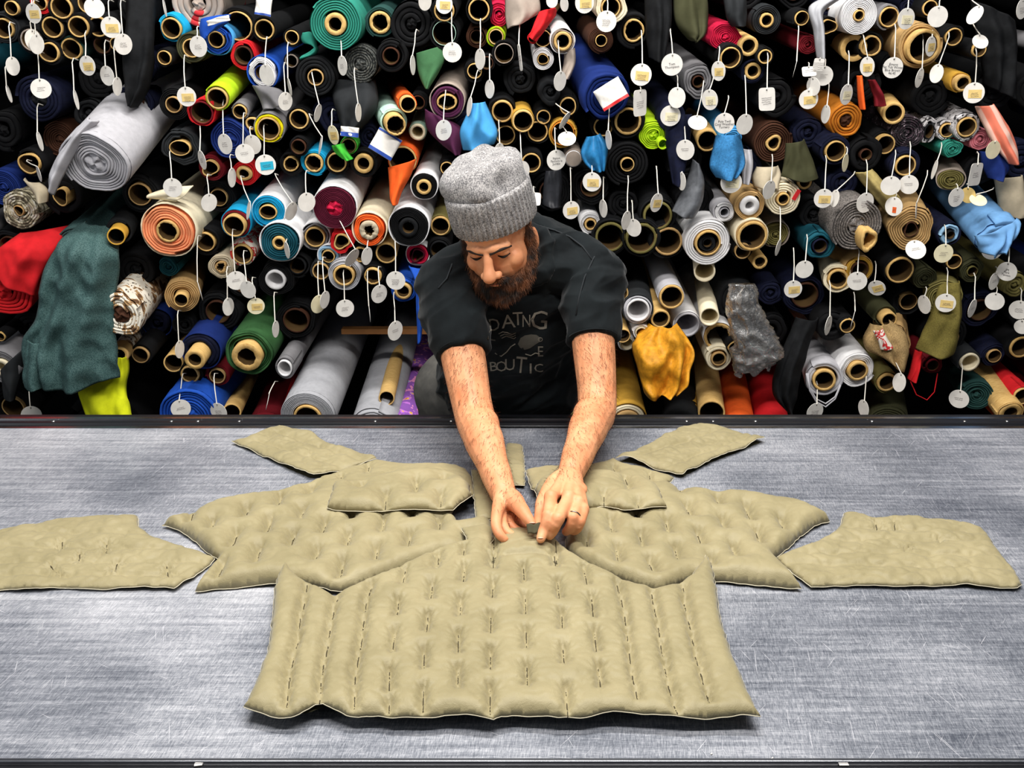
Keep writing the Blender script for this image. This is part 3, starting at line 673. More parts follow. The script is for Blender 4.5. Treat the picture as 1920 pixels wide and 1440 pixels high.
roll(1607, 423, 50, 0, 'tweed', turns=7, core=13, amp=0.03, sq=(0.97, 1.06), dy=-0.07, nm='the tweed roll', lab='large grey tweed roll with crumpled tan paper in its core')
pp_ = ROLLS[-1]['o']; tmp = tube_mesh(0.026, 0.75, -0.055, 0.01, 0.2, random.Random(4), (0.8, 1.5), 0.25); link('crumpled_paper', tmp, MATS['kraft'], pp_).location = (0.02, -0.004, -0.03)
pl = roll(1708, 430, 42, 13, 'tan', amp=0.10, turns=6, tcol='brown', crush=0.2, to=(1660, 340), dy=-0.06, nm='the tan plaid roll', lab='tan plaid roll with many wavy layers on the right')
drape(None, 'khaki_cloth', [(1608, 325), (1622, 345), (1640, 368), (1664, 400)], [(1640, 318), (1664, 345), (1690, 372), (1694, 398)], YS - 0.02, 'gold', 1.5, 0.01, mat=fabric('khaki', (170, 152, 96)))
db = roll(1868, 448, 40, 0, 'denim', amp=0.16, turns=2, to=(1760, 320), L=0.5, dy=-0.08, nm='the light denim roll', lab='light blue denim roll with frayed white edge at far right')
drape(db, 'frayed_end', [(1836, 445), (1840, 460), (1846, 478)], [(1915, 412), (1918, 425), (1888, 470)], YS - 0.12, 'denim', 2.5, 0.012, wob=0.01)
drape(None, 'beige_cloth', [(1870, 335), (1876, 370), (1880, 400)], [(1925, 330), (1925, 370), (1925, 412)], YS + 0.02, 'beige', 1, 0.01)
roll(1537, 461, 29, 14, 'darkteal', amp=0.10, turns=2, tcol='navy', wall=0.85, lab='dark blue fuzzy roll left of the tweed roll', nm='the dark blue fuzzy roll'); roll(1571, 523, 29, 19, 'cream', amp=0.06, turns=2, wall=0.78, to=(1545, 455), lab='cream roll with a clean kraft tube under the dark blue fuzzy roll', nm='the cream roll'); roll(1611, 506, 26, 16, 'gold', col2='tan', tcol='brown', lab='tan roll behind a round tag right of the cream roll')
ring(1687, 506, 25, wall=0.88, R=30, jag=0.04); ring(1788, 490, 14); roll(1735, 523, 23, 0, 'darkolive', amp=0.1); roll(1822, 508, 24, 10, 'darkolive', amp=0.12, tcol='olive'); roll(1781, 440, 20, 8, 'ice', amp=0.12, turns=2, col2='navy', tcol='black2', lab='narrow indigo roll with white turned edge', nm='the narrow indigo roll')
roll(1405, 385, 29, 18, 'tan', turns=3, tcol='white', wall=0.45, jag=0.02, dy=-0.03, lab='kraft tube holding a nested white roll', nm='the nested white roll'); roll(1358, 398, 19, 9, 'white', turns=3, col2='lightgrey', tcol='lightgrey', lab='small clean white tube beside the nested roll')
roll(1327, 455, 45, 24, 'white', turns=4, tele=0.001, wall=0.86, dy=-0.04, amp=0.02, nm='the plastic wrapped white roll', lab='wide white roll wrapped in clear plastic, right of the man')
roll(1326, 455, 17, 9, 'charcoal', turns=3, tcol='black', tele=0.001, dy=-0.03, L=0.3, lab='dark film core nested inside the plastic wrapped white roll')
roll(1410, 442, 30, 28, 'tan', wall=0.84, col2='cream', dy=-0.04, lab='clean wide kraft tube with cream cover right of the plastic roll', nm='the clean kraft tube'); roll(1468, 373, 34, 12, 'cream', turns=4, amp=0.05, wall=0.75, dy=-0.03, lab='cream roll with a strip of red tape on its end', nm='the red taped cream roll')
rt = ROLLS[-1]['o']; o = link('red_tape', box_mesh('red_tape', -0.006, 0.006, -0.007, -0.004, -0.017, 0.017), MATS['red_tape'], rt, False); o.location = (0.038, 0, 0.014); o.rotation_euler = (0, 0.45, 0)
ring(1424, 490, 14, 'tan', R=15, wall=0.7, jag=0.12); ring(1321, 508, 20, 'white', R=21, tcol='cream', wall=0.86, to=(1310, 440)); ring(1392, 470, 15, tcol='tan')
drape(None, 'fluffy_beige_cloth', [(1424, 315), (1414, 335), (1416, 352)], [(1462, 312), (1468, 335), (1466, 352)], YS - 0.02, 'beige', 2, 0.01, wob=0.01)
roll(1455, 440, 24, 0, 'olive', amp=0.08, dy=0.05, col2='taupe')
# ---- lower right
roll(1196, 581, 28, 22, 'lightgrey', wall=0.86, tcol='white', col2='charcoal', to=(1180, 470), L=0.8, dy=-0.04, nm='the white ended tube', lab='dark tube roll with a white rim right of the man arm'); roll(1259, 556, 25, 23, 'lightgrey', wall=0.84, to=(1215, 450), L=0.8, dy=-0.03, lab='silver grey roll with a kraft tube and curled insert', nm='the silver grey roll')
ring(1238, 597, 18, 'kraft', R=18, wall=0.8); roll(1202, 623, 17, 11, 'white', tcol='cream', turns=1.6); roll(1288, 608, 27, 24, 'white', tcol='lightgrey', wall=0.88, lab='white cardboard tube with spotted inside', nm='the white spotted tube'); ring(1329, 586, 18, 'tan', R=18.3, prot=28, to=(1310, 480), wall=0.84, tcol='cream', L=0.8)
roll(1346, 630, 29, 26, 'white', wall=0.84, jag=0.14, lab='white wrapped tube with jagged cardboard mouth', nm='the jagged white tube'); roll(1347, 672, 27, 14, 'cream', turns=2, wall=0.8, tcol='tan', lab='cream paper roll under the jagged white tube'); ring(1167, 626, 14, 'kraft', R=14, prot=10); roll(1175, 643, 17, 13, 'white', tcol='cream'); ring(1160, 549, 18, 'cream', R=19); ring(1380, 650, 14, crush=0.15)
drape(None, 'ochre_leather', [(1222, 615, 0.02), (1190, 650), (1196, 690), (1204, 722), (1210, 740)], [(1272, 612, 0.02), (1300, 655), (1296, 690), (1290, 715), (1272, 728)], YS - 0.09, 'ochre', 2.6, 0.034, n=70, m=44, wob=0.005, wrap=0.15, phase=1.0, mat=fabric('leather', (206, 142, 36), 0.3, 0.55))
ring(1334, 774, 25, 'kraft', R=25, prot=2, to=(1318, 640), wall=0.88, L=0.8, lab='wide kraft tube standing out at the rail, right side'); roll(1388, 808, 28, 0, 'red', to=(1362, 650), L=0.8, col2='orange', lab='orange red roll right of the kraft tube at the rail', nm='the orange red roll'); roll(1450, 815, 36, 0, 'red', to=(1420, 650), L=0.8, lab='red roll at the rail partly under a dark cloth', nm='the lower red roll')
roll(1176, 790, 36, 24, 'cream', turns=2, wall=0.6, tcol='tan', col2='gold', lab='cream roll with a dark red band at the rail'); roll(1280, 800, 40, 0, 'black2', to=(1265, 660), L=0.7); roll(1290, 770, 22, 0, 'gold', to=(1290, 690), dy=0.1)
drape(None, 'dark_wool_cloth', [(1500, 600, 0.02), (1462, 680), (1452, 740), (1480, 775)], [(1540, 600, 0.02), (1510, 690), (1496, 750), (1484, 778)], YS - 0.05, 'black2', 1.5, 0.014)
ring(1660, 593, 15, 'darkolive', R=22, prot=20, wall=0.8, lab='gold tube in dark cloth above the burlap bundle')
bu = roll(1672, 640, 34, 0, 'tan', amp=0.14, to=(1665, 560), L=0.3, dy=0.0, nm='the burlap bundle', lab='burlap sacking bundle with a red and white trim')
drape(bu, 'loose_end', [(1640, 612), (1624, 640), (1632, 662), (1660, 670)], [(1676, 606), (1704, 630), (1704, 670), (1692, 702)], YS - 0.06, 'tan', 2, 0.014, mat=fabric('burlap', (164, 136, 92), 0.4, scale=260))
drape(bu, 'trim', [(1640, 622), (1648, 640), (1652, 656)], [(1656, 618), (1664, 636), (1674, 652)], YS - 0.085, 'redfloral', 1, 0.004)
ol = roll(1768, 560, 36, 0, 'olive', amp=0.06, to=(1750, 480), nm='the olive cloth', lab='olive green roll with a long loose end hanging at right')
drape(ol, 'loose_end', [(1768, 530, 0.04), (1752, 590), (1730, 640), (1724, 662)], [(1806, 530, 0.04), (1808, 590), (1800, 640), (1792, 668)], YS - 0.08, 'olive', 1.4, 0.012, mat=fabric('olivewool', (104, 94, 44), 0.3, scale=300))
roll(1545, 712, 36, 21, 'lightgrey', turns=2, amp=0.05, wall=0.78, to=(1510, 610), dy=-0.05, nm='the pale felt roll', lab='pale blue grey felt roll with trailing white edge'); roll(1608, 695, 35, 19, 'white', turns=4, tele=0.008, amp=0.03, wall=0.76, dy=-0.04, nm='the white layered roll', lab='white layered roll beside the pale felt roll'); roll(1662, 716, 23, 18, 'olive', amp=0.06, wall=0.78, lab='olive cloth roll right of the white layered roll')
for q in range(2):
    tp = [(1512 + 3 * q, 700), (1518, 728 + 4 * q), (1530, 748 + 5 * q), (1548, 757 + 6 * q), (1566, 744 + 4 * q), (1576, 722)]
    V, Fc = tube_geo([P(a, b, YS - 0.06) for a, b in tp], 0.0028, 6)
    inv = Matrix.LocRotScale(ROLLS[-3]['o'].location, ROLLS[-3]['o'].rotation_euler, None).inverted()
    link('trailing_edge', mesh('trailing_edge', [inv @ v for v in V], Fc), fab('lightgrey'), ROLLS[-3]['o'])
roll(1560, 612, 32, 0, 'black', turns=2); ring(1588, 610, 14, 'black', wall=0.86); rr2 = roll(1748, 684, 21, 12, 'darkred', tcol='darkred', amp=0.1, lab='dark red roll below the hanging olive cloth', nm='the dark red fringe roll')
drape(rr2, 'loose_end', [(1722, 660), (1712, 690), (1704, 712)], [(1730, 660), (1722, 690), (1716, 716)], YS - 0.03, 'red', 1, 0.005)
V, Fc = tube_geo([P(*p, YS - 0.03) for p in ((1706, 712), (1718, 740), (1738, 750), (1752, 735), (1758, 700))], 0.0018, 6); inv = Matrix.LocRotScale(rr2.location, rr2.rotation_euler, None).inverted(); link('red_thread', mesh('red_thread', [inv @ v for v in V], Fc), fab('red'), rr2)
ring(1817, 678, 18, 'charcoal', R=23, tcol='cream', wall=0.8, jag=0.06); roll(1895, 775, 26, 21, 'kraft', wall=0.6, prot=0, to=(1800, 650), L=0.4, dy=-0.06, lab='long bare cardboard tube slanting down at the right rail', nm='the slanting cardboard tube'); roll(1832, 742, 30, 0, 'darkgreen', to=(1770, 650), dy=0.02)
ring(1913, 650, 21, wall=0.82); ring(1916, 742, 17, 'red', R=20); roll(1903, 535, 24, 0, 'olive', amp=0.14, turns=3, lab='olive roll cut by the right edge of the picture'); roll(1665, 800, 40, 0, 'darkolive', to=(1650, 680)); roll(1900, 790, 20, 0, 'orange', dy=0.05)
drape(None, 'black_wool_curtain', [(1830, 0), (1840, 80), (1850, 160)], [(1912, 40), (1915, 100), (1905, 190)], YS + 0.03, 'black2', 2.5, 0.012)

drape(None, 'orange_strip', [(1612, 142), (1612, 170), (1616, 206)], [(1617, 142), (1619, 172), (1622, 204)], YS - 0.06, 'orange', 0.5, 0.003)
drape(None, 'dark_red_cloth', [(1634, 150), (1640, 180), (1640, 200)], [(1642, 150), (1654, 175), (1660, 198)], YS - 0.04, 'darkred', 1, 0.006)
drape(None, 'black_hanging_cloth', [(228, -10, 0.05), (226, 70), (224, 120), (236, 170), (246, 196)], [(285, -10, 0.05), (284, 80), (282, 130), (272, 170), (250, 202)], YS - 0.03, 'black2', 2, 0.014)
# clear plastic bag hanging from a tube
def plastic_mat():
    m, nt, b = nodes_mat('clear_plastic'); L = nt.links
    v = coords(nt); n = noise_node(nt, 70, 4, 0.65, v, 1.4)
    nt.nodes.remove(b)
    out = nt.nodes['Material Output']
    bp = nt.nodes.new('ShaderNodeBump'); bp.inputs['Strength'].default_value = 1.0; bp.inputs['Distance'].default_value = 0.006
    L.new(n.outputs[0], bp.inputs['Height'])
    g = nt.nodes.new('ShaderNodeBsdfGlossy'); g.inputs['Roughness'].default_value = 0.20; g.inputs['Color'].default_value = (0.95, 0.94, 0.93, 1)
    tr = nt.nodes.new('ShaderNodeBsdfTransparent'); tr.inputs['Color'].default_value = (0.90, 0.89, 0.88, 1)
    df = nt.nodes.new('ShaderNodeBsdfDiffuse'); df.inputs['Color'].default_value = (0.75, 0.74, 0.73, 1)
    fr = nt.nodes.new('ShaderNodeFresnel'); fr.inputs['IOR'].default_value = 1.55
    for q in (g, df, fr): L.new(bp.outputs[0], q.inputs['Normal'])
    m1 = nt.nodes.new('ShaderNodeMixShader'); m1.inputs[0].default_value = 0.085; L.new(tr.outputs[0], m1.inputs[1]); L.new(df.outputs[0], m1.inputs[2])
    m2 = nt.nodes.new('ShaderNodeMixShader'); L.new(fr.outputs[0], m2.inputs[0]); L.new(m1.outputs[0], m2.inputs[1]); L.new(g.outputs[0], m2.inputs[2])
    L.new(m2.outputs[0], out.inputs['Surface'])
    return m
MATS['plastic'] = plastic_mat()
def plastic_bag():
    cl = [(1392, 532, 22), (1392, 560, 27), (1398, 590, 31), (1408, 620, 36), (1418, 650, 42), (1420, 675, 42), (1412, 695, 30)]
    seg = 64; V = []; Fc = []; rows = 60
    for j in range(rows + 1):
        t = j / rows * (len(cl) - 1); i = min(int(t), len(cl) - 2); f = t - i
        x, y, w = (cl[i][q] * (1 - f) + cl[i + 1][q] * f for q in range(3))
        c = P(x, y, YS - 0.085); s = mpp(x, y, YS)
        for k in range(seg):
            a = 2 * math.pi * k / seg
            n1 = 1 - abs(noise.noise(Vector((math.cos(a) * 1.8, math.sin(a) * 1.8, j * 0.10)))) * 2.2
            n2 = 1 - abs(noise.noise(Vector((math.cos(a) * 4.2 + 5, math.sin(a) * 4.2, j * 0.16)))) * 2.2
            r = w * s * (0.80 + 0.26 * n1 + 0.15 * n2)
            V.append(c + Vector((r * math.cos(a), r * 0.5 * math.sin(a), (0.012 * math.sin(5 * a) if j == rows else 0) + 0.012 * math.cos(a) * j / rows)))
    for j in range(rows):
        for k in range(seg):
            k2 = (k + 1) % seg; Fc.append((j * seg + k, j * seg + k2, (j + 1) * seg + k2, (j + 1) * seg + k))
    Fc.append(tuple(range(seg))[::-1])
    o_ = V[rows * seg].copy()
    ob = link('clear_plastic_bag', mesh('clear_plastic_bag', [v - o_ for v in V], Fc), MATS['plastic']); ob.location = o_
    return ob
plastic_bag()
# ================================================================== black rolls that fill the dark gaps of the rack
def fill_dark(nmax, rmin, rmax):
    rng = random.Random(77)
    placed = 0; tries = 0
    circ = [(d['x'], d['y'], d['R'] * 0.97) for d in ROLLS]
    while placed < nmax and tries < 30000:
        tries += 1
        x = rng.uniform(-10, 1930); y = rng.uniform(-15, 800)
        if 800 < x < 1150 and y > 420: continue
        if y > 630 and (480 < x < 860 or 1140 < x < 1500): continue
        if y > 560 and 590 < x < 860: continue
        rad = min(math.hypot(x - a, y - b) - c for a, b, c in circ)
        if rad < rmin: continue
        rad = min(rad * 1.04, rmax)
        # grow towards the best local spot
        bx, by, br = x, y, rad
        for _ in range(20):
            qx, qy = bx + rng.uniform(-5, 5), by + rng.uniform(-5, 5)
            q = min(rmax, min(math.hypot(qx - a, qy - b) - c for a, b, c in circ))
            if q > br: bx, by, br = qx, qy, q
        has = rng.random() < 0.45 and br > 12
        col = rng.choice(['black', 'black', 'black2', 'navy', 'black'])
        roll(bx, by, br, br * rng.uniform(0.5, 0.62) if has else 0, col, dy=rng.uniform(0.03, 0.08), turns=2.5, amp=0.08, tcol='brown' if has and rng.random() < 0.6 else 'tan', wall=0.9, L=0.5, core=br * 0.2, filler=True)
        circ.append((bx, by, br * 0.97)); placed += 1
fill_dark(56, 15, 40)
def fill_more(nmax, x0, x1, y0, y1, seed):
    # the rack goes on behind the man and beyond the frame
    rng = random.Random(seed); placed = 0
    circ = [(d['x'], d['y'], d['R']) for d in ROLLS]
    for _ in range(9000):
        if placed >= nmax: break
        x = rng.uniform(x0, x1); y = rng.uniform(y0, y1)
        rad = min(math.hypot(x - a, y - b) - c for a, b, c in circ)
        if rad < 14: continue
        rad = min(rad, rng.choice((18, 22, 27, 34, 42)))
        col = rng.choice(['black', 'black', 'navy', 'charcoal', 'black', 'grey', 'darkred', 'royal', 'tan', 'darkteal', 'black2', 'olive'])
        has = rng.random() < 0.75
        roll(x, y, rad, rad * 0.66 if has else 0, col, dy=rng.uniform(0.0, 0.05), L=0.5)
        circ.append((x, y, rad)); placed += 1
fill_more(16, 840, 1130, 400, 790, 3); fill_more(24, -260, -30, -30, 790, 4); fill_more(24, 1950, 2180, -30, 790, 5); fill_more(26, -240, 2160, -90, -45, 6)

# ================================================================== hang tags
TAGS = []
TAG_R = 18.2
def disc_mesh(r, th=0.0012, seg=28, corner=False, w=1, h=1):
    V = []; Fc = []
    for y in (-th / 2, th / 2):
        for k in range(seg):
            a = 2 * math.pi * k / seg
            if corner:
                c, s = math.cos(a), math.sin(a); p = 0.32
                V.append((w * math.copysign(abs(c) ** p, c), y, h * math.copysign(abs(s) ** p, s)))
            else: V.append((r * math.cos(a), y, r * math.sin(a)))
    Fc.append(tuple(range(seg))[::-1]) ; Fc.append(tuple(range(seg, 2 * seg)))
    for k in range(seg):
        k2 = (k + 1) % seg; Fc.append((k, k2, seg + k2, seg + k))
    return mesh('disc', V, Fc)
_s0 = mpp(960, 300, YS - 0.07)
DISC = disc_mesh(TAG_R * _s0); DISC_RIM = disc_mesh(TAG_R * _s0)
EYE = disc_mesh(0.0022, 0.0018, 10)
def sticker_mesh(w, h):
    return mesh('sticker', [(-w, 0, -h), (w, 0, -h), (w, 0, h), (-w, 0, h), (-w, 0.0006, -h), (w, 0.0006, -h), (w, 0.0006, h), (-w, 0.0006, h)],
        [(0, 1, 2, 3), (4, 7, 6, 5), (0, 4, 5, 1), (1, 5, 6, 2), (2, 6, 7, 3), (3, 7, 4, 0)])
STICK = sticker_mesh(0.018, 0.0115)
def scribble(rng, w, rows, gap, z0):
    mb = MB()
    for j in range(rows):
        x = -w * rng.uniform(0.7, 1); z = z0 - j * gap; x1 = w * rng.uniform(0.5, 1)
        pts = []
        while x < x1:
            pts.append((x, 0, z + rng.uniform(-0.0011, 0.0011) + 0.0012 * x / w)); x += rng.uniform(0.0012, 0.0026)
        if len(pts) > 2:
            V, Fc = tube_geo(pts, 0.00042, 3, False); mb.add(V, Fc)
    return mb.mesh('writing')
SCR = [scribble(random.Random(i), 0.016, 2 + i % 3, 0.0055, 0.004) for i in range(6)]
def text_mesh(lines, size):
    cu = bpy.data.curves.new('writing', 'FONT'); cu.body = '\n'.join(lines); cu.size = size
    cu.align_x = 'CENTER'; cu.align_y = 'CENTER'; cu.space_line = 0.85; cu.resolution_u = 2
    o = bpy.data.objects.new('writing_tmp', cu); C.objects.link(o)
    dg = bpy.context.evaluated_depsgraph_get()
    me = bpy.data.meshes.new_from_object(o.evaluated_get(dg))
    bpy.data.objects.remove(o); bpy.data.curves.remove(cu)
    me.name = 'writing'
    for v in me.vertices: v.co = Vector((v.co.x, 0, v.co.y))
    return me
def tagobj(x, y, rx=18, ry=18, sx=None, sy=None, look='plain', text=None, dy=None, rect=None, lean=0.0, tint='paper'):
    rng = random.Random(int(x * 13 + y * 7))
    Y = YS + (dy if dy is not None else -0.075 - rng.uniform(0, 0.03))
    c = P(x, y, Y)
    s = mpp(x, y, Y)
    root = empty('hang_tag', c)
    scl = max(rx, ry) * s / (TAG_R * _s0)
    if rect: me = disc_mesh(0, 0.0012, 32, True, rect[0] * s, rect[1] * s); scl_d = 1
    else: me = DISC; scl_d = scl
    holder = root
    yaw = 0.0
    if rx < ry: yaw = math.acos(max(0.10, rx / ry)) * (1 if rng.random() < 0.5 else -1)
    # the disc leans a little so that it faces the raised camera
    pitch = math.radians(4) if rx <= ry else -math.acos(max(0.12, ry / rx)) + math.radians(10)
    roll_ = math.radians(rng.uniform(-6, 6)) + lean
    Mx = Matrix.Rotation(roll_, 4, 'Y') @ Matrix.Rotation(yaw, 4, 'Z') @ Matrix.Rotation(pitch, 4, 'X')
    d = link('disc', me, None, root, False)
    if not me.materials: me.materials.append(MATS['paper'])
    if tint != 'paper': d.material_slots[0].link = 'OBJECT'; d.material_slots[0].material = MATS[tint]
    d.matrix_local = Mx @ Matrix.Scale(scl_d, 4)
    R_ = (rect[1] * s if rect else max(rx, ry) * s)
    up = Vector((0, 0, R_ * 0.80))
    e = link('eyelet', EYE, None, root, False)
    if not EYE.materials: EYE.materials.append(MATS['eyelet_dark'])
    e.matrix_local = Mx @ Matrix.Translation(up)
    if look in ('sticker', 'turq', 'dot', 'note'):
        mk = {'sticker': 'sticker_yellow', 'turq': 'turq_sticker', 'dot': 'orange_dot', 'note': 'paper_cream'}[look]
        st = link('sticker', STICK.copy() if mk != 'sticker_yellow' else STICK, MATS[mk] if mk != 'sticker_yellow' or not STICK.materials else None, root, False)
        sc = (1, 1, 1) if look != 'dot' else (0.35, 1, 0.75)
        st.matrix_local = Mx @ Matrix.Translation((R_ * 0.12, -0.0016, -R_ * (0.1 if look != 'dot' else 0.35))) @ Matrix.Diagonal((*sc, 1)) @ Matrix.Scale(scl_d if not rect else 1, 4)
        w = link('writing', SCR[rng.randrange(6)], None, st, False)
        if not w.data.materials: w.data.materials.append(MATS['ink_soft'])
        w.location = (0, -0.0008, -0.001); w.scale = (0.8, 1, 0.8)
    elif text:
        w = link('writing', text_mesh(text, 0.0095), MATS['ink'], root, False)
        w.matrix_local = Mx @ Matrix.Translation((0, -0.0016, -R_ * 0.1)) @ Matrix.Rotation(rng.uniform(-0.12, 0.12), 4, 'Y')
    elif look == 'writing':
        w = link('writing', SCR[rng.randrange(6)], None, root, False)
        if not w.data.materials: w.data.materials.append(MATS['ink_soft'])
        w.matrix_local = Mx @ Matrix.Translation((0, -0.0016, 0)) @ Matrix.Scale(scl * 0.85 if not rect else 1, 4)
    if sx is not None:
        top = P(sx, sy, YS - 0.02) - c
        bot = Mx @ up
        pts = [top + Vector((0.006, 0.012, -0.004)), top + Vector((0, -0.004, 0.001)), top.lerp(bot, 0.12) + Vector((rng.uniform(-1, 1) * 0.001, -0.012, 0)), top.lerp(bot, 0.5) + Vector((rng.uniform(-1, 1) * 0.0015, -0.008, 0)), bot + Vector((0, -0.002, 0.004)), bot + Vector((0, -0.0012, -0.001))]
        V, Fc = tube_geo(pts, 0.00165, 6)
        link('string', mesh('string', V, Fc), MATS['string_cotton'], root)
    TAGS.append(dict(o=root, x=x, y=y, rx=rx, ry=ry, look=look, text=text, rect=rect))
    return root
T = tagobj
T(63, 25, 17, 18, 64, -8, 'sticker'); T(177, 15, 17, 18, 177, -12); T(208, 51, 19, 19, 206, 0, 'sticker'); T(231, 83, 11, 19, 228, 0, 'writing'); T(62, 75, 7, 19, 60, 40); T(69, 83, 6, 18, 65, 0)
T(24, 124, 5, 17, 20, 42); T(17, 176, 4, 16, 14, 122); T(77, 166, 16, 18, 75, 97, 'writing'); T(164, 123, 17, 18, 163, 58, 'sticker'); T(201, 142, 16, 18, 199, 76, 'writing'); T(143, 187, 4, 18, 139, 110); T(220, 162, 2, 17, 216, 80); T(75, 265, 4, 18, 73, 195)
T(309, 15, 3, 16, 308, -10); T(73, 326, 9, 15, 52, 300); T(324, 352, 18, 18, 320, 280, 'writing'); T(392, 380, 11, 17, 390, 327); T(379, 300, 11, 18, 378, 225, 'writing'); T(372, 87, 18, 19, 372, 50, 'writing'); T(350, 181, 18, 18, 347, 104, 'sticker'); T(422, 270, 16, 19, 420, 187, 'writing')
T(459, 288, 18, 18, 458, 212, 'writing'); T(474, 271, 17, 18, 470, 238, dy=-0.055); T(500, 140, 16, 19, 501, 70); T(543, 163, 6, 16, 541, 80); T(535, 190, 10, 17, 534, 118, 'writing'); T(642, 123, 11, 18, 640, 62, 'writing'); T(625, 253, 12, 18, 624, 205, 'sticker', tint='paper_cream'); T(672, 211, 3, 17, 665, 128)
T(596, 212, 3, 17, 585, 130, lean=0.15); T(601, 272, 5, 18, 580, 214, lean=0.3); T(498, 309, 18, 19, 496, 232, 'turq'); T(575, 379, 14, 18, 575, 320); T(435, 333, 2.5, 18, 433, 290); T(466, 394, 7, 18, 452, 330, lean=0.35); T(546, 396, 7, 18, 516, 326, lean=0.3); T(443, 526, 17, 18, 437, 430, 'writing')
T(465, 543, 16, 17, 458, 470); T(375, 545, 7, 19, 372, 442); T(428, 575, 6, 17, 427, 500); T(480, 574, 15, 16, 474, 520, 'sticker', tint='paper_cream'); T(538, 469, 8, 16, 541, 440); T(660, 483, 8, 19, 632, 400, lean=0.5); T(688, 480, 8, 17, 692, 448); T(597, 570, 11, 18, 597, 490, tint='paper_cream'); T(609, 562, 6, 17, 606, 482)
T(647, 578, 16, 17, 645, 505, 'writing'); T(517, 617, 2.5, 16, 515, 548); T(711, 551, 13, 18, 710, 500, 'writing'); T(742, 526, 18, 18, 741, 442, 'writing'); T(741, 620, 12, 19, 739, 548, 'writing'); T(693, 588, 3, 16, 690, 505); T(339, 766, 17, 18, 344, 700, 'writing'); T(410, 772, 17, 18, 403, 700, 'writing'); T(337, 655, 3, 17, 335, 582)
T(59, 778, 17, 18, 57, 722); T(502, 752, 3, 17, 516, 715, lean=0.35); T(848, 98, 18, 18, 847, 22, 'writing'); T(833, 8, 16, 17, 834, -18, 'sticker'); T(797, 3, 11, 16, 796, -20); T(900, 111, 10, 19, 901, 36); T(918, 167, 9, 17, 918, 102); T(975, 108, 7, 24, 975, 40, 'writing', rect=(8, 24)); T(774, 122, 3, 18, 781, 56); T(832, 244, 14, 19, 836, 166, 'writing')
T(880, 200, 5, 18, 896, 132, lean=0.2); T(936, 284, 9, 16, 935, 226); T(979, 320, 14, 18, 975, 246); T(1043, 300, 18, 19, 1040, 240, text=['Nylon', 'Factory is', 'Jumbo']); T(1110, 341, 17, 18, 1108, 302, 'sticker'); T(1071, 394, 16, 17, 1069, 315, 'sticker'); T(1131, 391, 6, 17, 1131, 332); T(1174, 413, 10, 18, 1177, 330); T(1188, 427, 13, 17, 1184, 376, dy=-0.06); T(1231, 380, 13, 18, 1230, 312, 'sticker')
T(1285, 281, 15, 19, 1280, 222, 'writing'); T(1137, 40, 19, 19, 1138, -8, 'writing'); T(1096, 5, 18, 19, 1096, -30, 'sticker'); T(1058, 8, 7, 13, 1058, -20); T(1035, 2, 11, 12, 1036, -20); T(1050, 152, 12, 18, 1046, 76); T(1202, 140, 19, 20, 1202, 58, 'sticker'); T(1200, 193, 18, 24, 1200, 164, 'writing', rect=(18, 24)); T(1260, 121, 20, 20, 1256, 54, text=['Tom', 'Thompson'])
T(1269, 183, 14, 19, 1269, 142); T(1257, 217, 19, 19, 1256, 190, 'note', dy=-0.06); T(1059, 226, 6, 18, 1042, 195, lean=0.45); T(1063, 260, 17, 10, 1052, 232, 'note'); T(1141, 262, 4, 18, 1142, 192); T(1347, 133, 10, 18, 1348, 88, 'sticker'); T(1331, 187, 12, 19, 1337, 146, 'note'); T(1438, 186, 17, 21, 1438, 98, 'writing', rect=(16, 21)); T(1308, 230, 18, 10, 1319, 152, 'writing')
T(1358, 231, 19, 19, 1365, 180, text=['Poly Twill', 'Cool Weather', 'Turnery']); T(1396, 233, 17, 19, 1396, 142); T(1490, 130, 4, 15, 1496, 46); T(1516, 186, 18, 18, 1516, 148, 'sticker'); T(1525, 162, 8, 17, 1517, 140, dy=-0.11); T(1544, 142, 18, 18, 1545, 110, 'writing', dy=-0.065); T(1517, 134, 13, 10, 1515, 118, 'writing', rect=(13, 10), dy=-0.10); T(1535, 121, 10, 10, 1536, 108, 'writing', rect=(10, 11), dy=-0.105)
T(1548, 214, 3, 17, 1553, 155); T(1587, 177, 15, 19, 1590, 96, 'note'); T(1699, 35, 18, 19, 1701, -10, 'note'); T(1758, 31, 19, 19, 1760, -8); T(1674, 127, 19, 19, 1677, 46, text=['Emons', 'Fat Tub Winter', 'Blue Brown', '46.45']); T(1745, 87, 14, 18, 1745, 52, 'sticker'); T(1724, 146, 12, 18, 1728, 60, 'writing'); T(1756, 138, 6, 17, 1778, 62, lean=0.12); T(1826, 174, 15, 19, 1828, 90, 'sticker')
T(1838, 78, 15, 11, 1818, 40); T(1828, 28, 6, 18, 1810, -8, lean=0.5); T(1916, 17, 15, 18, 1916, -10, 'writing'); T(1626, 125, 8, 18, 1615, 62, 'sticker'); T(1371, 342, 20, 20, 1369, 310, 'note'); T(1442, 356, 14, 18, 1447, 290); T(1544, 372, 18, 18, 1547, 292, 'sticker'); T(1565, 372, 3, 16, 1602, 322, lean=0.2); T(1585, 305, 10, 17, 1586, 276, tint='paper_cream')
T(1622, 380, 18, 19, 1623, 300, 'writing'); T(1670, 348, 17, 18, 1678, 282); T(1704, 346, 14, 18, 1705, 266, 'writing'); T(1676, 387, 11, 18, 1678, 362, 'dot'); T(1718, 394, 7, 16, 1738, 320, lean=-0.1); T(1752, 318, 4, 18, 1764, 268); T(1793, 370, 17, 18, 1792, 345, 'writing'); T(1829, 327, 18, 21, 1831, 285, 'writing', rect=(18, 21)); T(1815, 366, 9, 15, 1812, 345, tint='sticker_yellow', dy=-0.05); T(1834, 375, 16, 7, 1862, 352, tint='paper_cream')
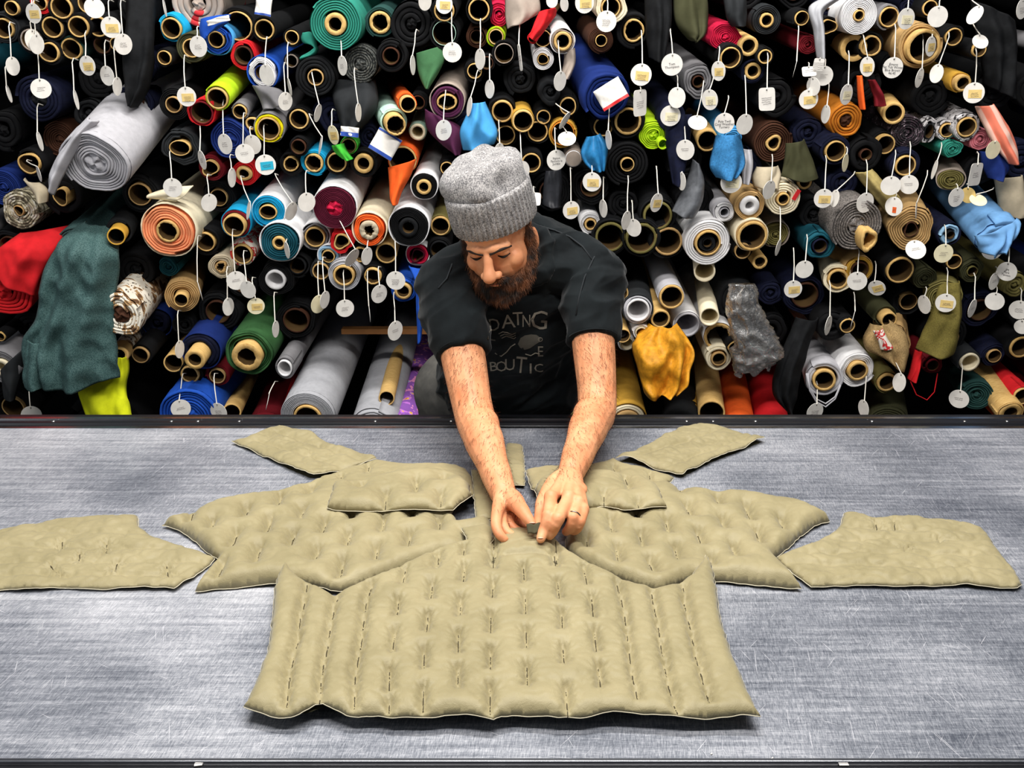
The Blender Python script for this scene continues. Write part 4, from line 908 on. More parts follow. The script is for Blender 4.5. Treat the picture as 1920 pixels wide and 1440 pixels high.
T(1862, 281, 16, 17, 1860, 262, tint='paper_cream'); T(1717, 468, 19, 14, 1716, 452, 'writing'); T(1769, 475, 18, 18, 1770, 422, 'writing', tint='paper_cream'); T(1860, 469, 17, 18, 1860, 434); T(1888, 509, 13, 18, 1889, 455, text=['JM', 'Park', 'Tecton']); T(1864, 527, 14, 17, 1866, 500, 'writing', dy=-0.065); T(1607, 527, 17, 18, 1609, 466, 'writing'); T(1644, 540, 13, 16, 1640, 490, 'sticker', lean=-0.4); T(1508, 505, 17, 17, 1512, 440)
T(1487, 542, 17, 17, 1487, 465, 'sticker'); T(1553, 610, 11, 19, 1554, 526, 'writing'); T(1599, 599, 7, 18, 1600, 548, 'writing'); T(1686, 717, 5, 18, 1666, 652, lean=0.15); T(1733, 571, 5, 18, 1735, 538); T(1773, 568, 16, 18, 1774, 502, 'sticker'); T(1823, 578, 13, 18, 1825, 512, 'writing'); T(1865, 565, 14, 17, 1866, 535); T(1911, 581, 14, 18, 1912, 540, 'writing'); T(1916, 613, 10, 14, 1916, 592)
T(1798, 748, 14, 18, 1802, 682, 'writing'); T(1619, 766, 4, 17, 1622, 692); T(1528, 772, 17, 18, 1530, 714, 'writing'); T(1459, 464, 8, 16, 1461, 386); T(1278, 340, 5, 17, 1279, 312); T(1385, 564, 9, 16, 1395, 535, dy=-0.08); T(1001, 373, 13, 12, 1000, 350, rect=(13, 12))
# torn strips / paper labels stuck on rolls
def paper_label(x, y, w, h, rot, strip, at_roll, label):
    Y = YS - 0.085; c = P(x, y, Y); s = mpp(x, y, Y)
    root = empty('paper_label', c); root.rotation_euler = (math.radians(-8), rot, 0)
    n = 10; V = []; Fc = []
    for j in range(n + 1):
        for i in range(n + 1):
            u, v = i / n * 2 - 1, j / n * 2 - 1
            V.append((u * w * s, 0.006 * u * u + 0.002 * math.sin(5 * u + 4 * v), v * h * s))
    for j in range(n):
        for i in range(n): o_ = j * (n + 1) + i; Fc.append((o_, o_ + 1, o_ + n + 2, o_ + n + 1))
    o = link('sheet', mesh('sheet', V, Fc), MATS['paper'], root); md = o.modifiers.new('thickness', 'SOLIDIFY'); md.thickness = 0.001
    for (z0, z1, mk) in strip:
        V = []; Fc = []
        for i in range(n + 1):
            u = i / n * 2 - 1
            for v in (z0, z1): V.append((u * w * s, 0.006 * u * u + 0.002 * math.sin(5 * u + 4 * v) - 0.0013, v * h * s))
        for i in range(n): Fc.append((2 * i, 2 * i + 2, 2 * i + 3, 2 * i + 1))
        link('printed_band', mesh('printed_band', V, Fc), MATS[mk], root)
    tag(root, label, 'label', 'paper labels on the rolls'); return root
paper_label(722, 270, 24, 22, 0.55, [(-0.98, -0.68, 'blue_print'), (0.80, 0.98, 'blue_print')], None, 'white paper label with blue bands beside the mint roll')
paper_label(1146, 176, 27, 21, -0.55, [(-0.98, -0.72, 'red_tape')], None, 'crumpled white label with a red band on the royal blue roll')
paper_label(655, 247, 17, 9, 0.1, [(-0.98, -0.1, 'blue_print')], None, 'small white and blue label under the heather grey roll')
paper_label(493, 12, 15, 16, 0.15, [(-0.98, -0.75, 'blue_print')], None, 'pale label with thin blue band at the top edge')
paper_label(408, 38, 22, 5, -0.25, [], None, 'narrow white paper strip on the light blue cloth roll')
# pale end cap beside a round tag
cap = roll(1075, 297, 17, 15, 'taupe', tcol='white', prot=3, wall=0.93, lab='pale capped tube end touching a written tag right of the hat')
o = link('end_cap', disc_mesh(15 * _s0 * 0.94, 0.004), fab('taupe'), cap, False); o.location = (0, -0.004, 0)
# ================================================================== quilted jacket pieces on the table
def make_quilt_mat():
    m, nt, b = nodes_mat('olive_quilt')
    v = coords(nt); n = noise_node(nt, 14, 4, 0.6, v); n2 = noise_node(nt, 900, 2, 0.5, v); n3 = noise_node(nt, 90, 4, 0.65, v, 0.8)
    nt.links.new(ramp(nt, n.outputs[0], [(0.3, lin((136, 125, 90))), (0.7, lin((154, 142, 106)))]), b.inputs['Base Color'])
    b.inputs['Roughness'].default_value = 0.55; b.inputs['Specular IOR Level'].default_value = 0.35
    b.inputs['Sheen Weight'].default_value = 0.15
    x = nt.nodes.new('ShaderNodeMix'); x.data_type = 'FLOAT'; x.inputs[0].default_value = 0.25
    nt.links.new(n3.outputs[0], x.inputs[2]); nt.links.new(n2.outputs[0], x.inputs[3])
    bump(nt, b, x.outputs[0], 0.35, 0.003)
    return m
MATS['quilt'] = make_quilt_mat()
plain('thread_slit_shade', (64, 56, 36), 0.9); plain('cut_edge', (214, 204, 176), 0.9); plain('lining_olive', (70, 66, 46), 0.9)  # stitch thread is darkened to stand in for shade in the quilt slits
def resample(poly, step):
    out = []
    n = len(poly)
    for i in range(n):
        a, b = poly[i], poly[(i + 1) % n]
        k = max(1, int(round((b - a).length / step)))
        for j in range(k): out.append(a.lerp(b, j / k))
    return out
def smooth_poly(poly, corner):
    """round soft vertices with one pass of corner cutting; keep those whose index is in corner"""
    out = []; n = len(poly)
    for i in range(n):
        p = poly[i]
        if i in corner: out.append(p); continue
        a, b = poly[i - 1], poly[(i + 1) % n]
        out.append(p.lerp(a, 0.28)); out.append(p.lerp(b, 0.28))
    return out
def seg_dist(Pn, a, b):
    ab = b - a; L2 = max(1e-12, float(ab @ ab))
    t = np.clip(((Pn - a) @ ab) / L2, 0, 1)
    q = Pn - (a + t[:, None] * ab)
    return np.sqrt((q * q).sum(1)), t
def panel(name, label, outline, corner, stitches, T=0.015, base=0.0, step=0.0042, seams=(), edge=0.006, wr=1.0, seed=1, part_of=None, broad=0.20):
    zb = TZ + base + 0.001
    pl = [PZ(x, y, zb + 0.005).to_2d() for x, y in outline]
    pl = smooth_poly(pl, corner)
    bd = resample(pl, step)
    for q in bd:
        q.x += 0.0022 * noise.noise(Vector((q.x * 70, q.y * 70, seed))); q.y += 0.0026 * noise.noise(Vector((q.x * 55, q.y * 80, seed + 9)))
    B = np.array([(p.x, p.y) for p in bd])
    x0, y0 = B.min(0); x1, y1 = B.max(0)
    rng = np.random.default_rng(seed)
    gx = np.arange(x0, x1, step); gy = np.arange(y0, y1, step * 0.87)
    X, Yg = np.meshgrid(gx, gy); X[1::2] += step / 2
    pts = np.stack([X.ravel(), Yg.ravel()], 1) + rng.uniform(-0.12, 0.12, (X.size, 2)) * step
    pl = bd
    def edge_d(Pn):
        d = np.full(len(Pn), 1e9)
        for i in range(len(pl)):
            a = np.array(pl[i]); b = np.array(pl[(i + 1) % len(pl)])
            d = np.minimum(d, seg_dist(Pn, a, b)[0])
        return d
    # inside test
    ins = np.zeros(len(pts), bool)
    for i in range(len(pl)):
        a = pl[i]; b = pl[(i + 1) % len(pl)]
        cond = (a.y > pts[:, 1]) != (b.y > pts[:, 1])
        if abs(b.y - a.y) > 1e-12:
            xi = (b.x - a.x) * (pts[:, 1] - a.y) / (b.y - a.y) + a.x
            ins ^= cond & (pts[:, 0] < xi)
    d = edge_d(pts)
    keep = ins & (d > step * 0.45)
    pts = pts[keep]
    allp = [Vector((p[0], p[1])) for p in B] + [Vector((p[0], p[1])) for p in pts]
    nb = len(B)
    res = delaunay_2d_cdt(allp, [(i, (i + 1) % nb) for i in range(nb)], [], 1, 1e-6)
    V2 = np.array([(v.x, v.y) for v in res[0]]); faces = res[2]
    d = edge_d(V2)
    h = T * (1 - np.exp(-d / 0.0078))
    cr = np.zeros(len(V2))
    for (ax, ay, bx, by) in stitches:
        a = np.array(PZ(ax, ay, zb + 0.008).to_2d()); b = np.array(PZ(bx, by, zb + 0.008).to_2d())
        if edge_d(np.array([(a + b) / 2]))[0] < 0.001: pass
        dd, t = seg_dist(V2, a, b)
        h *= 1 - 0.55 * np.exp(-(dd / 0.0032) ** 2)
        h *= 1 - 0.62 * np.exp(-(dd / 0.0075) ** 2)
        h *= 1 - broad * np.exp(-(dd / 0.022) ** 2)
        ab = (b - a) / max(1e-9, np.linalg.norm(b - a)); mid = (a + b) / 2
        rel = V2 - mid; al = rel @ ab; pe = rel @ np.array([-ab[1], ab[0]])
        ang = np.arctan2(al, np.abs(pe) + 0.004)
        ph = (ax * 0.37) % 6.28
        cr += 0.0030 * wr * np.sin(ang * 15 + ph + np.sign(pe) * 1.3) * np.exp(-((dd - 0.006) / 0.007) ** 2)
    for (ax, ay, bx, by) in seams:
        a = np.array(PZ(ax, ay, zb + 0.006).to_2d()); b = np.array(PZ(bx, by, zb + 0.006).to_2d())
        dd, t = seg_dist(V2, a, b)
        h *= 1 - 0.42 * np.exp(-(dd / 0.007) ** 2)
    nz = np.array([noise.noise(Vector((p[0] * 22 + seed * 5, p[1] * 26, 0.3 * seed))) for p in V2])
    nz2 = np.array([noise.noise(Vector((p[0] * 60 + p[1] * 35, p[1] * 95 - p[0] * 30, 1.7 * seed))) for p in V2])
    nz3 = np.array([noise.noise(Vector((p[0] * 26 + p[1] * 18 + seed, p[1] * 30 - p[0] * 16, 2.1 * seed))) for p in V2])
    inner = 1 - np.exp(-d / 0.01)
    z = h + inner * (0.0022 * wr * nz + 0.0015 * wr * np.abs(nz2) - 0.0016 * wr * (1 - np.minimum(1, np.abs(nz3) * 5)) + cr)
    ez = edge * (0.65 + 0.9 * np.array([noise.noise(Vector((p[0] * 18, p[1] * 18, seed * 3.3))) for p in V2]))
    z += np.maximum(ez, 0.0015) * np.exp(-d / 0.012) + 0.002
    cx, cy = V2.mean(0)
    root = empty(name, (cx, cy, zb)) if part_of is None else part_of
    if part_of is not None: cx, cy = part_of.location.x, part_of.location.y
    zo = zb - (root.location.z)
    V = [(p[0] - cx, p[1] - cy, zo + zz) for p, zz in zip(V2, z)]
    o = link('quilted_shell', mesh('quilted_shell', V, faces), MATS['quilt'], root)
    md = o.modifiers.new('thickness', 'SOLIDIFY'); md.thickness = 0.0014; md.offset = -1
    # pale raw edge
    idx = np.where(d < 1e-5)[0]
    lut = {}
    zb_ = []
    for p in B:
        j = idx[np.argmin(((V2[idx] - p) ** 2).sum(1))]; zb_.append(float(z[j]))
    loop = [Vector((p[0] - cx, p[1] - cy, zo + zz - 0.0014)) for p, zz in zip(B, zb_)]
    Vv, Ff = tube_geo(loop + [loop[0]], 0.0008, 5, False)
    link('raw_edge', mesh('raw_edge', Vv, Ff), MATS['cut_edge'], o if part_of is None else root)
    # flat lining that lies on what is below
    cen = Vector((B[:, 0].mean() - cx, B[:, 1].mean() - cy, 0))
    lp = [Vector((p[0] - cx, p[1] - cy, 0)) for p in B]
    li = [v.lerp(cen, 0.05) for v in lp]
    me = bpy.data.meshes.new('lining'); bm = bmesh.new(); vs = [bm.verts.new((v.x, v.y, zo + 0.0005)) for v in li]
    try:
        f = bm.faces.new(vs); bmesh.ops.triangulate(bm, faces=[f])
    except Exception: pass
    bm.to_mesh(me); bm.free(); link('lining', me, MATS['lining_olive'], root, False)
    # stitches
    if stitches:
        mb = MB()
        for (ax, ay, bx, by) in stitches:
            a = PZ(ax, ay, zb + 0.008); b = PZ(bx, by, zb + 0.008)
            pts_ = []
            for q in range(7):
                p = a.lerp(b, q / 6).to_2d(); j = int(np.argmin(((V2 - np.array(p)) ** 2).sum(1)))
                if ((V2[j] - np.array(p)) ** 2).sum() > (step * 1.3) ** 2: continue
                pts_.append(Vector((p.x - cx, p.y - cy, zo + z[j] + 0.0004)))
            if len(pts_) > 2: mb.add(*tube_geo(pts_, 0.0008, 5))
        if mb.v: tag(link('stitching', mb.mesh('stitching'), MATS['thread_slit_shade'], root), kind='stuff')
    if part_of is None: tag(root, label, 'jacket piece', 'cut pieces of the quilted jacket')
    return root
def cs(ox, oy, sc, L):                 # dashes measured in a crop -> photo pixels
    return [(ox + a / sc, oy + b / sc, ox + c / sc, oy + d_ / sc) for a, b, c, d_ in L]
def col(L):                            # (x, y0, y1) along a slanted column
    out = []
    for i, (x, a, b) in enumerate(L):
        nx = L[i + 1][0] if i + 1 < len(L) else 2 * x - L[i - 1][0]
        ny = L[i + 1][1] if i + 1 < len(L) else 2 * a - L[i - 1][1]
        sl = (nx - x) / max(1, (ny - a)); m_ = (a + b) / 2
        out.append((x + sl * (a - m_), a, x + sl * (b - m_), b))
    return out
S = 1920 / 560.0
left_cols = [[(600, 200, 240), (580, 310, 360), (555, 405, 475), (540, 540, 600), (510, 650, 720), (488, 780, 850), (475, 900, 980)],
    [(795, 275, 300), (770, 360, 405), (748, 465, 525), (730, 585, 655), (705, 700, 760), (690, 815, 875), (685, 935, 970)],
    [(1010, 205, 260), (980, 305, 360), (965, 415, 475), (952, 520, 600), (930, 640, 710), (912, 760, 825), (908, 900, 990)],
    [(1225, 110, 200), (1185, 305, 410), (1158, 510, 635), (1132, 745, 885), (1130, 950, 1010)],
    [(1440, 0, 95), (1402, 205, 300), (1375, 410, 510), (1355, 630, 750), (1350, 880, 1010)],
    [(1610, 90, 190), (1588, 300, 405), (1575, 515, 640), (1573, 745, 865)],
    [(1800, 0, 95), (1795, 190, 290), (1784, 405, 510), (1782, 630, 750), (1780, 865, 1030)]]
right_cols = [[(214, 85, 190), (225, 280, 400), (230, 505, 620), (235, 730, 855)],
    [(415, 0, 80), (437, 180, 290), (460, 390, 495), (470, 610, 710), (490, 870, 1040)],
    [(610, 90, 200), (655, 290, 410), (675, 505, 630), (700, 730, 870)],
    [(820, 190, 250), (845, 290, 335), (866, 390, 440), (880, 500, 560), (895, 620, 690), (915, 755, 825), (940, 880, 935)],
    [(1040, 250, 300), (1060, 345, 405), (1082, 455, 520), (1100, 575, 640), (1125, 700, 780), (1150, 830, 905), (1190, 960, 1030)],
    [(1240, 210, 240), (1250, 300, 360), (1278, 410, 470), (1300, 520, 590), (1325, 640, 700), (1360, 760, 830), (1400, 890, 955)]]
st1 = []
chan = []
for ox, cc in ((400, left_cols[:3]), (920, right_cols[3:])):
    for c_ in cc: chan += cs(ox, 1040, S, [(c_[i][0], c_[i][1], c_[i + 1][0], c_[i + 1][1]) for i in range(len(c_) - 1)])
for c_ in left_cols: st1 += cs(400, 1040, S, col(c_))
st1 += [(926, 1014, 926, 1030), (925, 1040, 925, 1062), (1042, 1018, 1043, 1036), (1043, 1044, 1043, 1064), (822, 1040, 822, 1055), (870, 1030, 869, 1045)]
chan += [(926, 1012, 925, 1062), (1042, 1016, 1043, 1064), (950, 1048, 1020, 1046)]
for c_ in right_cols: st1 += cs(920, 1040, S, col(c_))
panel('quilted_back_panel', 'largest olive quilted panel at the front, with rows of stitch dimples',
    [(534, 1055), (557, 1084), (581, 1098), (625, 1118), (692, 1092), (770, 1057), (822, 1032), (868, 1020), (918, 1014), (934, 1003), (958, 999), (1000, 1000), (1032, 1008), (1052, 1030), (1096, 1059), (1150, 1083), (1215, 1108), (1258, 1103), (1292, 1088), (1312, 1064), (1325, 1041), (1338, 1075), (1343, 1112), (1352, 1170), (1370, 1225), (1395, 1285), (1425, 1345), (1345, 1344), (1275, 1347), (1215, 1340), (1150, 1338), (1065, 1347), (1000, 1340), (945, 1338), (927, 1350), (850, 1340), (795, 1347), (735, 1345), (700, 1340), (660, 1343), (620, 1330), (600, 1322), (570, 1338), (535, 1345), (495, 1338), (458, 1328), (478, 1290), (497, 1240), (508, 1190), (513, 1125), (520, 1085)],
    {0, 3, 6, 20, 26, 30, 34, 45}, st1, seams=chan, T=0.021, base=0.016, step=0.0036, edge=0.008, seed=1)
st2 = cs(420, 780, 4, [(100, 905, 50, 1010), (180, 720, 140, 790), (270, 1015, 225, 1130), (350, 800, 315, 900), (430, 620, 400, 700), (530, 905, 490, 1005), (595, 720, 565, 800), (665, 570, 630, 620), (765, 815, 730, 910), (710, 1030, 680, 1105), (945, 915, 915, 995), (1150, 1010, 1135, 1110), (895, 1120, 865, 1240), (1200, 800, 1180, 900), (1395, 915, 1375, 1010), (1620, 810, 1615, 890), (1830, 920, 1825, 960), (965, 760, 960, 800), (1415, 745, 1410, 790)]) + cs(0, 780, 4, [(1450, 740, 1420, 820), (1600, 810, 1580, 870), (1680, 1120, 1630, 1230)])
panel('quilted_front_panel', 'left olive quilted front panel, partly under the largest panel',
    [(304, 986), (345, 972), (390, 955), (440, 945), (500, 932), (550, 922), (610, 905), (660, 915), (720, 930), (850, 945), (847, 965), (862, 990), (880, 985), (925, 978), (928, 1015), (870, 1040), (822, 1046), (720, 1085), (660, 1106), (628, 1112), (600, 1104), (560, 1097), (520, 1094), (430, 1101), (366, 1107), (385, 1080), (410, 1052), (385, 1032), (360, 1010), (330, 992)],
    {0, 10, 11, 14, 24, 26}, st2, T=0.030, broad=0.42, base=0.0, edge=0.006, seed=2)
st3 = cs(1000, 780, 4, [(575, 800, 595, 900), (995, 805, 1020, 905), (800, 910, 825, 1005), (1150, 700, 1190, 780), (1230, 895, 1270, 990), (1415, 800, 1445, 875), (1590, 700, 1640, 805), (1670, 885, 1710, 980), (1850, 800, 1890, 880), (625, 1015, 645, 1120), (1065, 1010, 1090, 1100), (870, 1110, 915, 1200), (1495, 1000, 1530, 1080), (1100, 560, 1115, 600), (400, 940, 410, 1010), (770, 740, 775, 790), (1330, 1090, 1345, 1140), (1380, 640, 1400, 690)])
panel('quilted_front_panel', 'right olive quilted front panel, partly under the largest panel',
    [(1557, 976), (1500, 952), (1440, 940), (1385, 932), (1330, 932), (1270, 918), (1230, 915), (1150, 930), (1098, 950), (1085, 985), (1060, 1005), (1060, 1035), (1096, 1062), (1150, 1085), (1215, 1108), (1240, 1112), (1262, 1104), (1295, 1090), (1340, 1088), (1420, 1098), (1502, 1105), (1475, 1075), (1450, 1048), (1487, 1018), (1505, 1003), (1530, 985)],
    {0, 20, 22, 16}, st3, T=0.030, broad=0.42, base=0.0, edge=0.007, seed=3)
panel('quilted_sleeve', 'long olive sleeve piece cut off by the left edge of the picture',
    [(-40, 1002), (8, 994), (50, 986), (100, 978), (160, 971), (210, 968), (258, 970), (260, 990), (280, 1003), (330, 1024), (403, 1047), (375, 1075), (328, 1104), (300, 1102), (230, 1103), (160, 1104), (120, 1099), (60, 1106), (-40, 1104)],
    {0, 6, 7, 10, 12, 18}, cs(0, 780, 4, [(880, 1110, 850, 1170), (600, 1040, 590, 1090), (1250, 1120, 1260, 1190), (380, 1130, 440, 1185), (800, 960, 790, 1030), (470, 950, 460, 1000)]), T=0.012, edge=0.007, wr=2.0, seams=[(0, 1028, 330, 1032), (0, 1058, 380, 1058), (60, 1000, 270, 1004), (0, 1082, 350, 1084)], seed=4)
panel('quilted_sleeve', 'long olive sleeve piece lying at the right edge',
    [(1454, 1048), (1480, 1037), (1540, 1013), (1572, 993), (1582, 964), (1605, 963), (1640, 973), (1680, 970), (1720, 971), (1780, 977), (1835, 987), (1856, 1005), (1870, 1035), (1895, 1065), (1916, 1098), (1908, 1103), (1850, 1102), (1800, 1096), (1720, 1102), (1640, 1098), (1580, 1098), (1520, 1101), (1495, 1082)],
    {0, 4, 14, 15, 21}, cs(1440, 780, 4, [(810, 800, 820, 850), (940, 790, 960, 850), (1060, 1000, 1020, 1008), (1280, 930, 1300, 940)]), T=0.013, edge=0.007, wr=2.3, seams=[(1590, 992, 1845, 1000), (1560, 1015, 1865, 1018), (1500, 1040, 1890, 1046), (1480, 1060, 1900, 1072)], seed=5)
panel('quilted_cuff_strip', 'olive quilted strip lying diagonally, upper left of the jacket',
    [(435, 829), (475, 823), (500, 810), (527, 802), (545, 806), (590, 822), (640, 840), (700, 861), (706, 866), (660, 878), (592, 896), (578, 893), (540, 877), (490, 852)],
    {0, 3, 8, 11}, [], T=0.013, edge=0.014, wr=2.2, seams=[(480, 830, 640, 880), (520, 815, 680, 868)], seed=6)
panel('quilted_cuff_strip', 'olive quilted strip lying diagonally, upper right of the jacket',
    [(1154, 864), (1180, 852), (1230, 830), (1270, 806), (1310, 797), (1350, 806), (1400, 813), (1433, 825), (1380, 847), (1330, 866), (1280, 893), (1262, 890), (1220, 875), (1175, 864)],
    {0, 4, 7, 10}, [], T=0.013, edge=0.014, wr=2.2, seams=[(1200, 858, 1360, 806), (1250, 880, 1410, 820)], seed=7)
panel('quilted_hood_piece', 'olive hood piece under the left hood flap',
    [(598, 899), (650, 881), (705, 865), (740, 872), (790, 872), (850, 872), (885, 885), (890, 930), (780, 935), (680, 935), (615, 925)],
    {0, 2, 7}, cs(420, 780, 4, [(1090, 380, 1075, 430), (880, 460, 865, 500), (1250, 450, 1245, 490)]), T=0.015, base=0.016, seed=8)
panel('quilted_hood_flap', 'left olive quilted hood flap with a straight lower edge',
    [(626, 912), (680, 905), (740, 893), (800, 885), (850, 890), (878, 905), (884, 932), (848, 957), (790, 957), (720, 955), (665, 959), (614, 953)],
    {0, 6, 7, 11}, cs(420, 780, 4, [(1450, 510, 1435, 590), (1220, 595, 1210, 690), (1630, 600, 1625, 680), (1040, 530, 1010, 550), (1650, 480, 1640, 490)]), T=0.024, broad=0.42, base=0.026, edge=0.007, seed=9)
panel('quilted_collar_strip', 'small olive strip poking out behind the left forearm',
    [(950, 832), (979, 835), (984, 870), (984, 912), (942, 910), (945, 870)], {0, 1, 3}, [], T=0.010, seams=[(950, 870, 982, 872)], seed=10)
panel('quilted_placket', 'narrow olive piece between the left hood flap and the hand',
    [(884, 882), (920, 890), (935, 930), (932, 972), (893, 976), (888, 930)], {0, 4}, [], T=0.012, base=0.018, seed=11)
panel('quilted_hood_piece', 'olive hood piece under the right hood flap',
    [(986, 884), (1040, 876), (1100, 878), (1120, 870), (1152, 862), (1168, 871), (1220, 882), (1264, 897), (1240, 920), (1200, 925), (1100, 930), (1000, 930)],
    {0, 4, 7}, cs(1000, 780, 4, [(870, 430, 880, 500), (600, 380, 620, 430)]), T=0.015, base=0.014, seed=12)
panel('quilted_hood_flap', 'right olive quilted hood flap under the ringed hand',
    [(1000, 930), (1012, 898), (1060, 888), (1130, 890), (1190, 895), (1216, 904), (1234, 915), (1249, 951), (1205, 956), (1175, 958), (1135, 948), (1095, 952), (1040, 958)],
    {6, 7, 12}, cs(1000, 780, 4, [(530, 600, 530, 670), (690, 470, 725, 560), (785, 655, 790, 690)]), T=0.022, broad=0.4, base=0.026, edge=0.007, seed=13)
panel('quilted_neck_piece', 'small olive neck piece just left of the fingertips',
    [(866, 993), (892, 985), (922, 982), (928, 1004), (918, 1022), (880, 1024)], {0}, [], T=0.012, base=0.022, seed=15)
# scraps and specks at the front edge of the table
for i, (px, py, w, h, mk) in enumerate([(1582, 1434, 0.012, 0.004, 'paper'), (372, 1434, 0.01, 0.005, 'paper'), (1262, 1430, 0.005, 0.002, 'paper_cream'), (1334, 1414, 0.003, 0.0016, 'paper'), (1448, 1422, 0.004, 0.0014, 'paper')]):
    zz = TZ + 0.0006 if py < 1424 else TZ - 0.003
    p = PZ(px, py, zz)
    o = link('paper_scrap', box_mesh('paper_scrap', -w / 2, w / 2, -h / 2, h / 2, 0, 0.0012, 0.0003), MATS[mk], None, False); o.location = p; o.rotation_euler = (0, 0, 0.2 * i)
    tag(o, ['white scrap of thread on the front rail, right of centre', 'white scrap on the black front rail at lower left', 'cream speck on the chrome front edge', 'tiny white speck left of the chrome edge end', 'tiny white paper speck on the table, lower right'][i], 'scrap')
# ================================================================== the man leaning over the table
man = tag(empty('person', (0.0, 2.47, 0.0)), 'person in grey knit beanie and black printed t-shirt bending over jacket pieces', 'person')
MO = man.location.copy()
def ell(c, r, rot=None, seg=20, rings=14):
    V = []; Fc = []
    c = Vector(c)
    for j in range(rings + 1):
        ph = math.pi * j / rings
        for k in range(seg):
            th = 2 * math.pi * k / seg
            p = Vector((r[0] * math.sin(ph) * math.cos(th), r[1] * math.sin(ph) * math.sin(th), r[2] * math.cos(ph)))
            V.append(c + (rot @ p if rot else p))
    for j in range(rings):
        for k in range(seg):
            k2 = (k + 1) % seg
            Fc.append((j * seg + k, (j + 1) * seg + k, (j + 1) * seg + k2, j * seg + k2))
    return V, Fc
def cap(pts, rad, seg=16, flat_end=False, flat=(1, 1), up=None):
    """smooth tapered limb through pts, rounded ends"""
    pts = [Vector(p) for p in pts]
    P2 = []; R2 = []
    n = len(pts)
    for i in range(n - 1):
        for q in range(6):
            t = q / 6
            p0 = pts[max(i - 1, 0)]; p1 = pts[i]; p2 = pts[i + 1]; p3 = pts[min(i + 2, n - 1)]
            P2.append(0.5 * ((2 * p1) + (p2 - p0) * t + (2 * p0 - 5 * p1 + 4 * p2 - p3) * t * t + (3 * p1 - p0 - 3 * p2 + p3) * t ** 3))
            s = t * t * (3 - 2 * t)
            R2.append(rad[i] * (1 - s) + rad[i + 1] * s)
    P2.append(pts[-1]); R2.append(rad[-1])
    def dome(p, d, r): return [(p + d * (r * math.sin(a)), r * math.cos(a)) for a in (0.5, 0.95, 1.3, 1.5)]
    d0 = (P2[0] - P2[1]).normalized(); d1 = (P2[-1] - P2[-2]).normalized()
    head_ = dome(P2[0], d0, R2[0])[::-1]; tail = [] if flat_end else dome(P2[-1], d1, R2[-1])
    A = [h[0] for h in head_] + P2 + [t[0] for t in tail]
    B = [h[1] for h in head_] + R2 + [t[1] for t in tail]
    return tube_geo(A, B, seg, True)
def remeshed(name, mb, voxel, smooth_it, mat, fac=0.5):
    me = mb.mesh(name + '_src')
    o = bpy.data.objects.new(name + '_tmp', me); C.objects.link(o)
    m1 = o.modifiers.new('r', 'REMESH'); m1.mode = 'VOXEL'; m1.voxel_size = voxel
    m2 = o.modifiers.new('s', 'SMOOTH'); m2.iterations = smooth_it; m2.factor = fac
    dg = bpy.context.evaluated_depsgraph_get()
    out = bpy.data.meshes.new_from_object(o.evaluated_get(dg))
    bpy.data.objects.remove(o); bpy.data.meshes.remove(me)
    out.name = name
    return out
def man_part(name, me, mat, parent=None, smooth=True):
    """mesh in world coordinates -> child of the man"""
    for v in me.vertices: v.co -= MO
    return link(name, me, mat, parent or man, smooth)

# ---- joints
HEAD_R = (Matrix.Rotation(math.radians(180), 3, 'Z'))
hp, hy, hr = math.radians(19), math.radians(17), math.radians(8.5)
# facing the camera (-Y), pitched down, turned towards image left, rolled
HR = Matrix.Rotation(hr, 3, 'Y').transposed() @ Matrix.Rotation(-hy, 3, 'Z') @ Matrix.Rotation(hp, 3, 'X') @ HEAD_R
brow = P(910, 472, 1.985)
HC = brow - HR @ Vector((0, 0.094, 0.016))
def hd(x, y, z): return HC + HR @ Vector((x, y, z))

shA, elA, wrA = P(846, 548, 2.115), P(888, 772, 1.90), PZ(943, 925, 0.992)
shB, elB, wrB = P(1104, 520, 2.205), P(1120, 758, 2.0), PZ(1072, 884, 1.002)
neck0 = Vector((0.022, 2.205, 1.315))
body = MB()
# torso core inside the shirt, neck, arms
body.add(*cap([(0.0, 2.44, 0.98), (0.015, 2.33, 1.14), neck0], [0.08, 0.09, 0.05]))
body.add(*cap([neck0, hd(0, -0.035, -0.05)], [0.052, 0.048]))
body.add(*cap([shA.lerp(neck0, 0.5), shA, shA.lerp(elA, 0.45), elA, elA.lerp(wrA, 0.35), elA.lerp(wrA, 0.72), wrA], [0.040, 0.050, 0.0495, 0.0425, 0.0405, 0.0305, 0.0250]))
body.add(*cap([shB.lerp(neck0, 0.5), shB, shB.lerp(elB, 0.45), elB, elB.lerp(wrB, 0.35), elB.lerp(wrB, 0.72), wrB], [0.040, 0.050, 0.0495, 0.0430, 0.0420, 0.0330, 0.0265]))
# forearm bellies
body.add(*ell(elA.lerp(wrA, 0.22) + Vector((0.008, 0, 0.004)), (0.034, 0.06, 0.036)))
body.add(*ell(elB.lerp(wrB, 0.22) + Vector((-0.006, 0, 0.004)), (0.036, 0.06, 0.036)))
def hz(px, py, z): return PZ(px, py, z)
